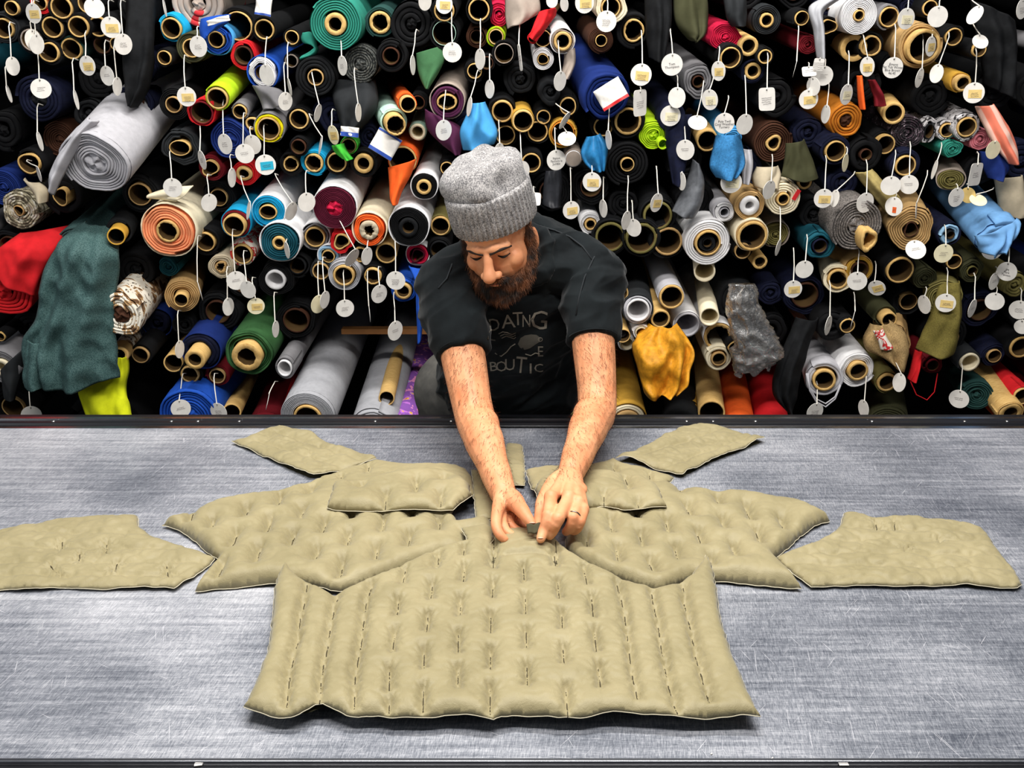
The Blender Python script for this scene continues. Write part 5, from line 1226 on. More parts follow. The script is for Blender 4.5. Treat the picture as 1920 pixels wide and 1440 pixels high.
# hand B: back of the hand up, fingers pinching (his left hand)
B_ = dict(wr=wrB,
    ix=[hz(1033, 934, 1.004), hz(1028, 968, 0.998), hz(1020, 993, 0.978), hz(1014, 1010, 0.968)],
    md=[hz(1066, 934, 1.006), hz(1047, 973, 0.999), hz(1037, 994, 0.976), hz(1031, 1004, 0.966)],
    rg=[hz(1084, 944, 1.000), hz(1075, 972, 0.991), hz(1068, 990, 0.972), hz(1061, 997, 0.962)],
    pk=[hz(1094, 957, 0.992), hz(1088, 979, 0.984), hz(1082, 992, 0.968), hz(1075, 997, 0.960)],
    th=[hz(1040, 905, 0.990), hz(1018, 938, 0.982), hz(1012, 966, 0.972), hz(1008, 990, 0.968)])
for kx, r0 in (('ix', 0.0112), ('md', 0.0112), ('rg', 0.0106), ('pk', 0.0094)):
    f_ = B_[kx]
    body.add(*cap([wrB.lerp(f_[0], 0.15), wrB.lerp(f_[0], 0.6), f_[0]], [0.018, 0.0135, 0.0108]))
    body.add(*cap(f_, [r0 * 1.10, r0 * 0.98, r0 * 0.90, r0 * 0.76], 14))
    body.add(*ell(f_[0] + Vector((0, 0, 0.0025)), (r0 * 1.2,) * 3)); body.add(*ell(f_[1] + Vector((0, 0, 0.0012)), (r0 * 1.06,) * 3))
body.add(*cap([wrB.lerp(B_['th'][0], 0.4)] + B_['th'], [0.018, 0.0165, 0.0125, 0.0105, 0.0085], 14))
body.add(*ell(wrB.lerp(B_['md'][0], 0.55) + Vector((0.002, 0, -0.006)), (0.031, 0.034, 0.013)))
# hand A: palm turned in, thumb on top, fingers curled under (his right hand)
A_ = dict(
    th=[hz(962, 938, 0.992), hz(977, 955, 0.991), hz(988, 970, 0.987), hz(997, 982, 0.981)],
    ix=[hz(932, 962, 0.984), hz(930, 983, 0.976), hz(936, 1001, 0.966), hz(946, 1011, 0.958)],
    md=[hz(940, 964, 0.972), hz(943, 984, 0.966), hz(951, 998, 0.958), hz(962, 1004, 0.954)],
    rg=[hz(950, 962, 0.964), hz(957, 982, 0.958), hz(967, 992, 0.954), hz(978, 996, 0.952)],
    pk=[hz(958, 958, 0.960), hz(968, 974, 0.955), hz(978, 982, 0.952), hz(986, 986, 0.950)])
for kx, r0 in (('ix', 0.0098), ('md', 0.0096), ('rg', 0.0088), ('pk', 0.0076)):
    f_ = A_[kx]
    body.add(*cap([wrA.lerp(f_[0], 0.15), wrA.lerp(f_[0], 0.6), f_[0]], [0.018, 0.0135, 0.0110]))
    body.add(*cap(f_, [r0 * 1.12, r0 * 1.0, r0 * 0.92, r0 * 0.78], 14))
body.add(*cap([wrA.lerp(A_['th'][0], 0.4)] + A_['th'], [0.020, 0.0190, 0.0140, 0.0110, 0.0085], 14))
# head
def hell(c, r): body.add(*ell(hd(*c), r, HR))
def hcap(pts, rad): body.add(*cap([hd(*p) for p in pts], rad))
hell((0, -0.015, 0.03), (0.076, 0.095, 0.086)); hell((0, 0.028, -0.032), (0.066, 0.056, 0.078)); hell((0, 0.032, -0.078), (0.050, 0.046, 0.036)); hell((0, 0.068, -0.098), (0.022, 0.020, 0.018))
hcap([(-0.040, 0.070, 0.013), (-0.018, 0.082, 0.016), (0, 0.083, 0.014), (0.018, 0.082, 0.016), (0.040, 0.070, 0.013)], [0.010, 0.0125, 0.011, 0.0125, 0.010])
hell((0, 0.045, 0.035), (0.058, 0.045, 0.04))
hcap([(0, 0.086, 0.008), (0, 0.098, -0.014), (0, 0.110, -0.034)], [0.0085, 0.0105, 0.0145]); hell((0, 0.1135, -0.037), (0.0150, 0.0125, 0.0125))
for s_ in (-1, 1):
    hell((s_ * 0.0158, 0.0985, -0.040), (0.0085, 0.011, 0.0082)); hell((s_ * 0.043, 0.052, -0.028), (0.021, 0.022, 0.024)); hell((s_ * 0.031, 0.0715, -0.001), (0.0145, 0.0105, 0.0085))
    hell((s_ * 0.077, -0.014, -0.022), (0.006, 0.016, 0.026))
hell((0, 0.086, -0.0605), (0.021, 0.009, 0.0048)); hell((0, 0.085, -0.0695), (0.019, 0.009, 0.0056))
def make_skin():
    m, nt, b = nodes_mat('skin')
    v = coords(nt); n = noise_node(nt, 18, 4, 0.6, v); n2 = noise_node(nt, 420, 3, 0.6, v)
    nt.links.new(ramp(nt, n.outputs[0], [(0.3, lin((206, 130, 88))), (0.7, lin((230, 164, 120)))]), b.inputs['Base Color'])
    b.inputs['Roughness'].default_value = 0.52; b.inputs['Specular IOR Level'].default_value = 0.35
    b.inputs['Subsurface Weight'].default_value = 0.12; b.inputs['Subsurface Radius'].default_value = (0.012, 0.005, 0.003); b.inputs['Subsurface Scale'].default_value = 0.5
    bump(nt, b, n2.outputs[0], 0.18, 0.0008)
    return m
MATS['skin'] = make_skin()
body_me = remeshed('body', body, 0.0024, 5, None)
body_obj = man_part('body', body_me, MATS['skin'])
# ---- nails and ring
plain('nail', (232, 182, 158), 0.3); plain('ring_metal', (150, 140, 130), 0.25, 1.0)
def nail(f_, w):
    d = (f_[-1] - f_[-2]).normalized(); c = f_[-1] + d * 0.002 + Vector((0, -0.003, 0.0045))
    V, Fc = ell(c, (w, 0.0045, 0.0016), Matrix.Rotation(-0.55, 3, 'X'), 12, 8); return mesh('fingernail', V, Fc)
for f_, w in ((B_['ix'], 0.0052), (A_['th'], 0.0060)): man_part('fingernail', nail(f_, w), MATS['nail'])
rc = B_['rg'][0].lerp(B_['rg'][1], 0.90); rd_ = (B_['rg'][1] - B_['rg'][0]).normalized()
q_ = rd_.to_track_quat('Z', 'Y').to_matrix(); pts = [rc + q_ @ Vector((0.0118 * math.cos(2 * math.pi * i / 24), 0.0118 * math.sin(2 * math.pi * i / 24), 0)) for i in range(25)]
V, Fc = tube_geo(pts, [0.0016] * 25, 8, False); man_part('finger_ring', mesh('finger_ring', V, Fc), MATS['ring_metal'])['label'] = 'thin metal ring on the ring finger'
# ---- brows, lids, beard
plain('hair_dark', (38, 24, 16), 0.7); plain('lash', (24, 16, 12), 0.8); plain('lip', (196, 118, 96), 0.45)
for s_ in (-1, 1):
    V, Fc = cap([hd(s_ * 0.050, 0.0710, 0.011), hd(s_ * 0.030, 0.0870, 0.0135), hd(s_ * 0.010, 0.0925, 0.0085)], [0.0022, 0.0040, 0.0036], 10)
    man_part('eyebrow', mesh('eyebrow', V, Fc), MATS['hair_dark'])
    V, Fc = cap([hd(s_ * 0.044, 0.0735, -0.005), hd(s_ * 0.031, 0.0810, -0.0085), hd(s_ * 0.019, 0.0780, -0.006)], [0.0012, 0.0024, 0.0013], 8)
    man_part('eyelashes', mesh('eyelashes', V, Fc), MATS['lash'])
V, Fc = ell(hd(0, 0.0925, -0.0672), (0.0130, 0.0036, 0.0030), HR); man_part('lower_lip', mesh('lower_lip', V, Fc), MATS['lip'])
bd = MB()
for s_ in (-1, 1):
    bd.add(*cap([hd(s_ * 0.0705, 0.006, 0.020), hd(s_ * 0.068, 0.008, -0.028), hd(s_ * 0.060, 0.028, -0.066), hd(s_ * 0.042, 0.056, -0.094), hd(0, 0.076, -0.108)], [0.010, 0.014, 0.016, 0.018, 0.020]))
    bd.add(*cap([hd(s_ * 0.052, 0.052, -0.062), hd(s_ * 0.034, 0.074, -0.076), hd(0, 0.083, -0.088)], [0.009, 0.011, 0.011]))
    bd.add(*cap([hd(0, 0.0965, -0.0525), hd(s_ * 0.016, 0.0925, -0.0555), hd(s_ * 0.030, 0.080, -0.066), hd(s_ * 0.032, 0.076, -0.078)], [0.0050, 0.0062, 0.0062, 0.0070]))
bd.add(*ell(hd(0, 0.050, -0.100), (0.046, 0.040, 0.026), HR))
def make_beard():
    m, nt, b = nodes_mat('beard_hair')
    v = coords(nt); n = noise_node(nt, 30, 3, 0.6, v)
    nt.links.new(ramp(nt, n.outputs[0], [(0.40, lin((26, 15, 9))), (0.62, lin((116, 66, 30)))]), b.inputs['Base Color'])
    b.inputs['Roughness'].default_value = 0.65
    n2 = noise_node(nt, 500, 3, 0.7, v); bump(nt, b, n2.outputs[0], 0.8, 0.002)
    return m
MATS['beard'] = make_beard()
bme = remeshed('beard', bd, 0.0026, 4, None)
def strands(me, n, length, width, seed, down, curl=0.35, keep=None):
    """thin tapering hairs grown from a mesh (world coordinates)"""
    rng = random.Random(seed); mb_v = []; mb_f = []
    polys = [p for p in me.polygons if (keep is None or keep(p.center))]
    if not polys: return None
    for _ in range(n):
        p = rng.choice(polys); c = p.center.copy(); nrm = p.normal
        t = (down(c) - nrm * down(c).dot(nrm)); 
        if t.length > 1e-6: t.normalize()
        t = t + Vector((rng.uniform(-1, 1), rng.uniform(-1, 1), rng.uniform(-1, 1))) * curl
        L = length * rng.uniform(0.6, 1.2); side = nrm.cross(t)
        if side.length < 1e-6: continue
        side.normalize(); w = width
        c = c + Vector((rng.uniform(-1, 1), rng.uniform(-1, 1), rng.uniform(-1, 1))) * 0.0015
        a = c + nrm * 0.0002; b = c + nrm * L * 0.30 + t * L * 0.5; d = c + nrm * L * 0.28 + t * L
        o = len(mb_v); mb_v += [a - side * w, a + side * w, b - side * w * 0.8, b + side * w * 0.8, d]
        mb_f += [(o, o + 1, o + 3, o + 2), (o + 2, o + 3, o + 4)]
    return mesh('strands', mb_v, mb_f)
bst = strands(bme, 13000, 0.012, 0.00036, 3, lambda c: HR @ Vector((0, 0.35, -1)), 0.55)
beard = man_part('beard', bme, MATS['beard'])['label'] = 'short brown beard'
tag(man_part('beard_hair', bst, MATS['beard']), kind='stuff')
ebs = None
# arm hair
plain('arm_hair_brown', (70, 40, 22), 0.7)
def is_arm(c):
    for a, b in ((shA, elA), (elA, wrA), (shB, elB), (elB, wrB)):
        ab = b - a; t = max(0, min(1, (c + MO - a).dot(ab) / ab.length_squared))
        if (c + MO - (a + ab * t)).length < 0.075: return True
    return False
def armdir(c):
    w = c + MO
    if w.x < 0.06: return (wrA - elA).normalized() + Vector((-0.5, 0, -0.3))
    return (wrB - elB).normalized() + Vector((0.6, 0, -0.3))
ast = strands(body_me, 6500, 0.012, 0.00026, 8, armdir, 0.55, keep=lambda c: is_arm(c) and (c + MO).z < 1.2)
if ast: tag(link('arm_hair', ast, MATS['arm_hair_brown'], man, False), kind='stuff')

# ---- t-shirt
sh = MB()
swA = shA.lerp(elA, 0.53); swB = shB.lerp(elB, 0.51)
sh.add(*ell((0.022, 2.262, 1.285), (0.165, 0.105, 0.115), Matrix.Rotation(0.5, 3, 'X')))
sh.add(*ell((0.035, 2.275, 1.335), (0.125, 0.085, 0.075), Matrix.Rotation(0.4, 3, 'X')))
sh.add(*ell((0.018, 2.285, 1.19), (0.178, 0.115, 0.17), Matrix.Rotation(0.32, 3, 'X')))
sh.add(*ell((0.006, 2.37, 1.02), (0.168, 0.108, 0.18), Matrix.Rotation(0.28, 3, 'X')))
sh.add(*cap([(0.018, 2.28, 1.2), (0.005, 2.40, 0.98), (0.0, 2.43, 0.90)], [0.13, 0.135, 0.14]))
sh.add(*ell((-0.05, 2.40, 0.96), (0.145, 0.12, 0.11))); sh.add(*ell((0.05, 2.38, 0.96), (0.14, 0.115, 0.11)))
for s_, e_, w_ in ((shA, elA, swA), (shB, elB, swB)):
    sh.add(*cap([neck0.lerp(s_, 0.35) + Vector((0, 0.02, 0.005)), s_ + Vector((0, 0.008, 0.006)), s_.lerp(w_, 0.55), w_], [0.072, 0.074, 0.0640, 0.0565], 24, True))
# collar
ring_pts = []
nd = (hd(0, -0.035, -0.05) - neck0).normalized(); qn = nd.to_track_quat('Z', 'Y').to_matrix()
for i in range(25):
    a = 2 * math.pi * i / 24; ring_pts.append(neck0 + nd * 0.022 + qn @ Vector((0.074 * math.cos(a), 0.070 * math.sin(a), 0)))
sh.add(*tube_geo(ring_pts, [0.012] * 25, 8, False))
sh.add(*cap([shB + Vector((-0.02, 0.03, 0.035)), neck0 + Vector((0.062, 0.035, 0.038)), neck0 + Vector((0.03, 0.075, 0.05))], [0.05, 0.044, 0.05]))
sh.add(*cap([shA + Vector((0.02, 0.03, 0.03)), neck0 + Vector((-0.06, 0.04, 0.03)), neck0 + Vector((0.0, 0.08, 0.045))], [0.05, 0.044, 0.05]))
sme = remeshed('t_shirt', sh, 0.0038, 7, None)
sme.update()
nv = len(sme.vertices)
co = np.empty(nv * 3); sme.vertices.foreach_get('co', co); co = co.reshape(-1, 3)
no = np.empty(nv * 3); sme.vertices.foreach_get('normal', no); no = no.reshape(-1, 3)
fold = np.empty(nv)
for i in range(nv):
    p = co[i]
    a = noise.noise(Vector((p[0] * 8 + p[2] * 9, p[1] * 8, p[2] * 14 - p[0] * 10))); b = noise.noise(Vector((p[0] * 16 - p[2] * 22, p[1] * 16, p[2] * 10 + 5.0)))
    fold[i] = (1 - abs(a) * 2.2) * 0.0090 + (1 - abs(b) * 2.4) * 0.0048
dA = np.linalg.norm(co - np.array(swA), axis=1); dB = np.linalg.norm(co - np.array(swB), axis=1)
damp = 1 - 0.75 * np.exp(-(np.minimum(dA, dB) / 0.06) ** 2)
co = co + no * (fold * damp)[:, None]
sme.vertices.foreach_set('co', co.ravel()); sme.update()
shirt_bvh = BVHTree.FromPolygons([Vector(c) for c in co], [tuple(p.vertices) for p in sme.polygons])
def make_shirt():
    m, nt, b = nodes_mat('washed_black_cotton')
    v = coords(nt); n = noise_node(nt, 9, 4, 0.6, v); n2 = noise_node(nt, 700, 2, 0.5, v)
    nt.links.new(ramp(nt, n.outputs[0], [(0.35, lin((11, 14, 16))), (0.68, lin((24, 29, 31)))]), b.inputs['Base Color'])
    b.inputs['Roughness'].default_value = 0.9; b.inputs['Sheen Weight'].default_value = 0.10; b.inputs['Sheen Roughness'].default_value = 0.4
    b.inputs['Specular IOR Level'].default_value = 0.15
    bump(nt, b, n2.outputs[0], 0.25, 0.0008)
    return m
MATS['shirt'] = make_shirt()
shirt = man_part('t_shirt', sme, MATS['shirt']); shirt['label'] = 'washed black t-shirt with faded print'
# sleeve hems
for s_, w_ in ((shA, swA), (shB, swB)):
    d = (w_ - s_).normalized(); q = d.to_track_quat('Z', 'Y').to_matrix()
    for off in (-0.002, -0.024):
        pts = [w_ + d * off + q @ Vector((0.0575 * math.cos(2 * math.pi * i / 36), 0.0575 * math.sin(2 * math.pi * i / 36), 0)) for i in range(37)]
        V, Fc = tube_geo(pts, 0.0016, 6, False); man_part('sleeve_hem', mesh('sleeve_hem', V, Fc), MATS['shirt'], shirt)
# print on the chest, laid on the cloth
plain('faded_print', (128, 122, 110), 0.9); plain('faded_print_dim', (84, 82, 74), 0.9)
def on_shirt(px, py, lift=0.0012):
    r = ray(px, py); r.normalize()
    hit = shirt_bvh.ray_cast(Vector((0, 0, CAM_H)) + r * 1.9, r)
    if hit[0] is None: return None
    return hit[0] - r * lift
def print_letter(ch, px, py, hpx, rot, sx=1.0, mk='faded_print'):
    me = text_mesh([ch], 1.0)
    bm = bmesh.new(); bm.from_mesh(me); bmesh.ops.triangulate(bm, faces=bm.faces[:])
    for _ in range(2): bmesh.ops.subdivide_edges(bm, edges=[e for e in bm.edges if e.calc_length() > 0.12], cuts=1, use_grid_fill=False)
    bmesh.ops.triangulate(bm, faces=bm.faces[:])
    ok = True
    for v in bm.verts:
        x, y = v.co.x * sx, v.co.z
        X = (x * math.cos(rot) - y * math.sin(rot)) * hpx * 1.38; Yp = (x * math.sin(rot) + y * math.cos(rot)) * hpx * 1.38
        h = on_shirt(px + X, py - Yp)
        if h is None: ok = False; break
        v.co = h
    if ok: bm.to_mesh(me)
    bm.free()
    if ok: man_part('printed_letter', me, MATS[mk], shirt, False)
for ch, px, py, hh, rt, sx in (('D', 927, 610, 24, 0.15, 0.9), ('A', 953, 604, 26, 0.1, 1.1), ('T', 971, 599, 26, 0.05, 0.9), ('N', 987, 603, 24, 0.0, 0.7), ('G', 1011, 602, 36, -0.08, 1.0),
    ('B', 925, 688, 18, 0.1, 1.2), ('O', 940, 688, 20, 0.0, 1.0), ('U', 956, 685, 22, 0.0, 1.0), ('T', 977, 686, 32, -0.1, 0.8), ('I', 995, 692, 20, 0.0, 1.3), ('C', 1010, 691, 16, 0.0, 1.2), ('E', 1013, 660, 20, 0.0, 0.9), ('O', 1013, 637, 9, 0, 1.0)):
    print_letter(ch, px, py, hh, rt, sx)
def print_stroke(pts, w, name='printed_stroke', mk='faded_print'):
    hs = [on_shirt(x, y) for x, y in pts]
    if any(h is None for h in hs): return
    V, Fc = tube_geo(hs, w, 5); man_part(name, mesh(name, V, Fc), MATS[mk], shirt)
for k in range(3):
    print_stroke([(935 + 3 * k, 626 + 4 * k), (943 + 3 * k, 622 + 4 * k), (952 + 2 * k, 624 + 4 * k), (960 + 2 * k, 627 + 4 * k), (967, 624 + 4 * k)], 0.0011)
print_stroke([(928, 662), (940, 668), (950, 660), (958, 650), (966, 645)], 0.0013); print_stroke([(985, 664), (995, 667), (1004, 662), (1012, 664)], 0.0012)
print_stroke([(918, 620), (914, 636), (928, 638)], 0.0016)
def print_blob(outline, name):
    cx = sum(p[0] for p in outline) / len(outline); cy = sum(p[1] for p in outline) / len(outline)
    V = []; n = len(outline); rings = 4
    for j in range(rings + 1):
        for x, y in outline:
            t = j / rings; h = on_shirt(cx + (x - cx) * t, cy + (y - cy) * t)
            if h is None: return
            V.append(h)
    Fc = [(j * n + i, j * n + (i + 1) % n, (j + 1) * n + (i + 1) % n, (j + 1) * n + i) for j in range(rings) for i in range(n)]
    man_part(name, mesh(name, V, Fc), MATS['faded_print_dim'], shirt)
print_blob([(971, 645), (976, 634), (984, 629), (996, 627), (1006, 628), (1014, 634), (1012, 641), (1004, 646), (994, 653), (984, 656), (975, 652)], 'printed_animal')

# raised seams of the shirt
plain('seam_black', (30, 34, 37), 0.9)
print_stroke([(1012, 424), (1040, 432), (1068, 444), (1092, 462), (1110, 486)], 0.0022, 'shoulder_seam', 'seam_black')
print_stroke([(1128, 458), (1112, 486), (1096, 520), (1086, 556), (1080, 590)], 0.0020, 'armhole_seam', 'seam_black')
print_stroke([(852, 478), (846, 500), (838, 522), (822, 540)], 0.0020, 'armhole_seam', 'seam_black')
# ---- trousers and shoes
tr = MB()
tr.add(*ell((-0.080, 2.475, 0.90), (0.190, 0.135, 0.145))); tr.add(*ell((-0.08, 2.53, 0.90), (0.175, 0.10, 0.12)))
for s_ in (-1, 1):
    tr.add(*cap([(-0.07 + s_ * 0.09, 2.48, 0.86), (-0.03 + s_ * 0.11, 2.47, 0.50), (-0.03 + s_ * 0.12, 2.50, 0.07)], [0.10, 0.078, 0.062], 20, True))
def make_jeans():
    m, nt, b = nodes_mat('dark_grey_denim')
    v = coords(nt); n = noise_node(nt, 12, 4, 0.6, v); n2 = noise_node(nt, 420, 2, 0.5, v)
    nt.links.new(ramp(nt, n.outputs[0], [(0.35, lin((58, 57, 55))), (0.68, lin((96, 93, 87)))]), b.inputs['Base Color'])
    b.inputs['Roughness'].default_value = 0.85; bump(nt, b, n2.outputs[0], 0.3, 0.001); return m
MATS['jeans'] = make_jeans()
tme = remeshed('trousers', tr, 0.0065, 5, None); man_part('trousers', tme, MATS['jeans'])
plain('shoe_leather', (40, 36, 34), 0.5)
for s_ in (-1, 1):
    sb = MB(); x = -0.03 + s_ * 0.12
    sb.add(*cap([(x, 2.55, 0.045), (x + s_ * 0.01, 2.42, 0.05), (x + s_ * 0.015, 2.31, 0.035)], [0.042, 0.046, 0.034], 14)); 
    me = remeshed('shoe', sb, 0.007, 3, None)
    for v in me.vertices: v.co.z = max(0.001, v.co.z)
    man_part('shoe', me, MATS['shoe_leather'])

# ---- beanie
def make_knit():
    m, nt, b = nodes_mat('grey_heather_knit')
    v = coords(nt); n = noise_node(nt, 330, 3, 0.75, v); n2 = noise_node(nt, 40, 3, 0.6, v)
    x = nt.nodes.new('ShaderNodeMix'); x.data_type = 'FLOAT'; x.inputs[0].default_value = 0.22
    nt.links.new(n.outputs[0], x.inputs[2]); nt.links.new(n2.outputs[0], x.inputs[3])
    nt.links.new(ramp(nt, x.outputs[0], [(0.36, lin((52, 51, 53))), (0.46, lin((112, 109, 109))), (0.54, lin((150, 146, 144))), (0.64, lin((192, 187, 183)))]), b.inputs['Base Color'])
    b.inputs['Roughness'].default_value = 0.95; b.inputs['Sheen Weight'].default_value = 0.3
    bump(nt, b, n.outputs[0], 0.6, 0.0015)
    return m
MATS['knit'] = make_knit()
beanie = empty('beanie'); beanie.parent = man
HM = Matrix.Translation(HC - MO) @ HR.to_4x4()
def hat_ring(z, rx, ry, cx, cy, seg, ribs=0, ra=0.0, bump_=0.0, seed=0.0, tilt=0.0):
    out = []
    for k in range(seg):
        a = 2 * math.pi * k / seg
        r = 1 + ra * math.cos(ribs * a)
        nz = bump_ * noise.noise(Vector((math.cos(a) * 1.6 + seed, math.sin(a) * 1.6, z * 24)))
        x = cx + rx * r * math.cos(a) * (1 + nz); y = cy + ry * r * math.sin(a) * (1 + nz)
        out.append(HM @ Vector((x, y, z + tilt * y + (0.030 * nz if bump_ else 0))))
    return out
def lathe(rings, close=True):
    n = len(rings[0]); V = [p for r in rings for p in r]; Fc = []
    for j in range(len(rings) - 1):
        for k in range(n):
            k2 = (k + 1) % n; Fc.append((j * n + k, j * n + k2, (j + 1) * n + k2, (j + 1) * n + k))
    if close: Fc.append(tuple((len(rings) - 1) * n + k for k in range(n)))
    return V, Fc
SEG = 336
cuff = []
for i, (z, g) in enumerate([(0.042, -0.004), (0.036, 0.000), (0.031, 0.003), (0.031, 0.006), (0.034, 0.008), (0.058, 0.0095), (0.076, 0.0095), (0.094, 0.009), (0.110, 0.0080), (0.116, 0.005), (0.117, 0.000), (0.113, -0.004)]):
    rib = 0.017 if 2 < i < 10 else 0.008
    cuff.append(hat_ring(z, 0.0815 + g, 0.100 + g, 0, -0.012, SEG, 52, rib, 0.02, 2.0, 0.10))
V, Fc = lathe(cuff, False); link('beanie_cuff', mesh('beanie_cuff', V, Fc), MATS['knit'], beanie)['label'] = 'ribbed turned-up cuff'
crown = []
prof = [(0.106, 0.0795, 0.096, 0, 0), (0.115, 0.0840, 0.100, 0, 0.0), (0.123, 0.0865, 0.102, 0.001, 0.0), (0.133, 0.0870, 0.101, 0.003, 0.0), (0.144, 0.0850, 0.098, 0.004, -0.002), (0.154, 0.0810, 0.094, 0.003, -0.004), (0.163, 0.0750, 0.087, 0.002, -0.006), (0.170, 0.0670, 0.078, 0.0, -0.008), (0.175, 0.056, 0.066, -0.002, -0.010), (0.177, 0.043, 0.050, -0.002, -0.012), (0.176, 0.030, 0.036, 0, -0.012), (0.174, 0.018, 0.022, 0, -0.012), (0.171, 0.008, 0.010, 0, -0.012)]
for i, (z, rx, ry, cx, cy) in enumerate(prof):
    crown.append(hat_ring(z, rx, ry, cx, cy - 0.012, 336, 84, 0.006, 0.22 * min(1, i / 3), 0.7, 0.06))
V, Fc = lathe(crown); link('beanie_crown', mesh('beanie_crown', V, Fc), MATS['knit'], beanie)
# small piece of cloth between the fingers
pc = [PZ(987, 984, 0.984), PZ(1013, 981, 0.984), PZ(1013, 999, 0.972), PZ(990, 1001, 0.972)]
V = []; Fc = []
for j in range(7):
    for i in range(9):
        u, t = i / 8, j / 6; p = pc[0].lerp(pc[1], u).lerp(pc[3].lerp(pc[2], u), t); p.z += 0.0015 * math.sin(9 * u); V.append(p)
for j in range(6):
    for i in range(8): o_ = j * 9 + i; Fc.append((o_, o_ + 1, o_ + 10, o_ + 9))
c0 = V[31].copy(); o = link('fabric_tab', mesh('fabric_tab', [v - c0 for v in V], Fc), MATS['lining_olive']); o.location = c0
md = o.modifiers.new('thickness', 'SOLIDIFY'); md.thickness = 0.002
tag(o, 'small dark olive cloth tab pinched between the two hands', 'cloth')
# ================================================================== labels
CW = dict(black='black', black2='black', navy='navy', charcoal='charcoal', grey='grey', lightgrey='light grey', silver='silver grey', white='white', cream='cream', beige='beige', taupe='taupe', tan='tan', brown='brown', red='red', darkred='dark red', maroon='maroon', crimson='crimson', orange='orange', gold='gold', amber='amber', yellow='yellow', lime='lime', green='green', darkgreen='dark green', teal='teal', darkteal='dark teal', turquoise='turquoise', sky='sky blue', blue='blue', royal='royal blue', denim='denim', ice='ice blue', mint='mint', plum='plum', olive='olive', darkolive='dark olive', pink='pink', peach='peach', floral='floral', kraft='bare', cow='cow print', redfloral='red floral', pinkprint='pink printed', purpleprint='purple printed', camo='camouflage', fleece='green fleece', tweed='tweed', heather='heather', darkprint='dark patterned', redtaupe='taupe')
LAND = [(d['k']['nm'], d['x'], d['y']) for d in ROLLS if 'nm' in d['k']] + [('the man’s hat'.replace('man’s hat', 'beanie'), 910, 370)]
def kind_of(d):
    c = CW.get(d['col'], 'plain')
    if d['k'].get('filler'): return 'dim black roll set back' + (' with tube' if d['r'] else '')
    if c == 'bare': return 'bare cardboard tube'
    if d['r'] and d['R'] < d['r'] * 1.45: return ('wide' if d['r'] > 22 else 'narrow' if d['r'] < 14.5 else 'medium') + ' cardboard tube in ' + c + ' cloth'
    if d['r']: return c + ' roll with cardboard core'
    return c + ' roll without tube'
def tag_kind(t):
    q = t['rx'] / t['ry']
    if t['text']: return 'round tag with bold handwriting'
    if t['rect']: return 'rectangular paper tag'
    if q > 1.15: return 'white tag tipped flat'
    if q < 0.36: return 'white tag seen edge-on'
    look = {'sticker': 'with yellow sticker', 'note': 'with cream note', 'turq': 'with turquoise sticker', 'dot': 'with orange dot', 'writing': 'with faint writing'}.get(t['look'], '')
    if q < 0.78: return ('oval-looking turned tag ' + look).strip()
    return ('round tag ' + look).strip() if look else 'blank round white tag'
ORD = ['nearest', 'second', 'third', 'fourth', 'fifth', 'sixth', 'seventh']
def assign(items, fmt):
    used = set()
    kinds = {}
    for it in items: kinds.setdefault(it['kind'], []).append(it)
    def sector(dx, dy):
        if abs(dx) >= abs(dy): return 'right of' if dx > 0 else 'left of'
        return 'below' if dy > 0 else 'above'
    ranks = {}
    for kd, L in kinds.items():
        for nm, lx, ly in LAND:
            S_ = {}
            for it in L:
                dx, dy = it['x'] - lx, it['y'] - ly
                if math.hypot(dx, dy) < 6: continue
                S_.setdefault(sector(dx, dy), []).append((math.hypot(dx, dy), id(it)))
            for sct, lst in S_.items():
                for r_, (dd, i_) in enumerate(sorted(lst)): ranks.setdefault(i_, []).append((r_, dd, nm, sct))
    for it in items:
        best = None
        for r_, dd, nm, sct in sorted(ranks.get(id(it), []), key=lambda q: q[0] * 120 + q[1]):
            if r_ >= len(ORD): continue
            lb = fmt(ORD[r_], it['kind'], sct, nm)
            if lb in used or not 4 <= len(lb.split()) <= 16: continue
            best = lb; break
        if best is None: best = it['kind'] + ' hanging on the rack of fabric rolls'
        used.add(best); it['o']['label'] = best
its = []
for d in ROLLS:
    o = d['o']; o['category'] = 'fabric roll'; o['group'] = 'dark rolls set back in the rack' if d['k'].get('filler') else 'fabric rolls on the rack'
    if 'lab' in d['k']: o['label'] = d['k']['lab']
    else: its.append(dict(o=o, x=d['x'], y=d['y'], kind=kind_of(d)))
assign(its, lambda r, k, s, n: f'{k}, {r} one {s} {n}')
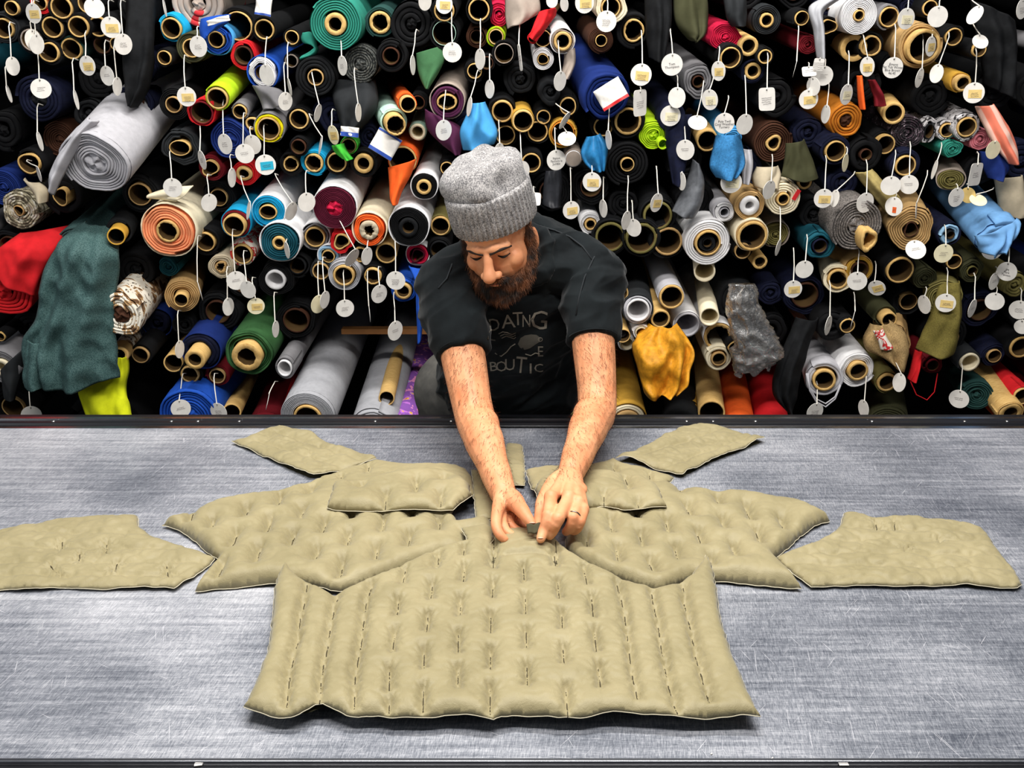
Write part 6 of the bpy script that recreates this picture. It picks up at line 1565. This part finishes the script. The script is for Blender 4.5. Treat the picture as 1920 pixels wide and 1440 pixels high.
its = []
for t in TAGS:
    t['o']['category'] = 'tag'; t['o']['group'] = 'hang tags on the rolls'
    its.append(dict(o=t['o'], x=t['x'], y=t['y'], kind=tag_kind(t)))
assign(its, lambda r, k, s, n: f'{k}, {r} one {s} {n}')
CLOTH = dict(orange_strip='narrow bright orange strip hanging above the amber roll', dark_red_cloth='dark red cloth corner beside the narrow orange strip', black_hanging_cloth='long black cloth hanging at the top above the big grey roll', hanging_cloth='charcoal cloth corner hanging at the left edge above the rail', yellow_cloth='neon yellow cloth hanging beside the dark green fleece', grey_cloth='small grey cloth fold under the blue and white roll', taupe_cloth='taupe suede cloth hanging at the top edge beside the crimson roll',
    plum_cloth='plum cloth draped below the taupe roll', sky_blue_cloth='sky blue cloth hanging just above the beanie', taupe_strip='narrow taupe strip hanging below the whitish taupe roll', blue_satin_cloth='shiny blue satin cloth right of the round written tag', black_satin_cloth='shiny black cloth right of the beanie',
    silver_cloth='shiny dark silver cloth right of centre above the plastic wrapped roll', grey_sheer_scarf='sheer grey scarf hanging from the top, left of the thick white roll', olive_edged_black_cloth='dark olive cloth hanging at the top, right of centre', black_wool_cloth='black wool cloth hanging at the top above a lettered tag',
    dark_satin_cloth='dark shiny cloth at the top left of the charcoal felt roll', blue_satin_bundle='royal blue satin bundle under the salmon striped cloth', dark_olive_cloth='dark olive woven cloth right of the dark brown roll', white_cloth='pale grey cloth strip beside the hanging blue denim', khaki_cloth='khaki cloth fold between the tweed and tan plaid rolls',
    beige_cloth='beige cloth at the right edge above the light denim roll', fluffy_beige_cloth='fluffy beige cloth above the red taped cream roll', ochre_leather='ochre leather hide hanging right of the man', dark_wool_cloth='black wool cloth hanging over the lower red roll', black_wool_curtain='black wool cloth hanging in the upper right corner', clear_plastic_bag='clear crumpled plastic bag hanging right of the white tubes')
for o in list(C.objects):
    if o.parent is None and o.name.split('.')[0] in CLOTH:
        tag(o, CLOTH[o.name.split('.')[0]], 'plastic bag' if 'plastic' in o.name else 'cloth')
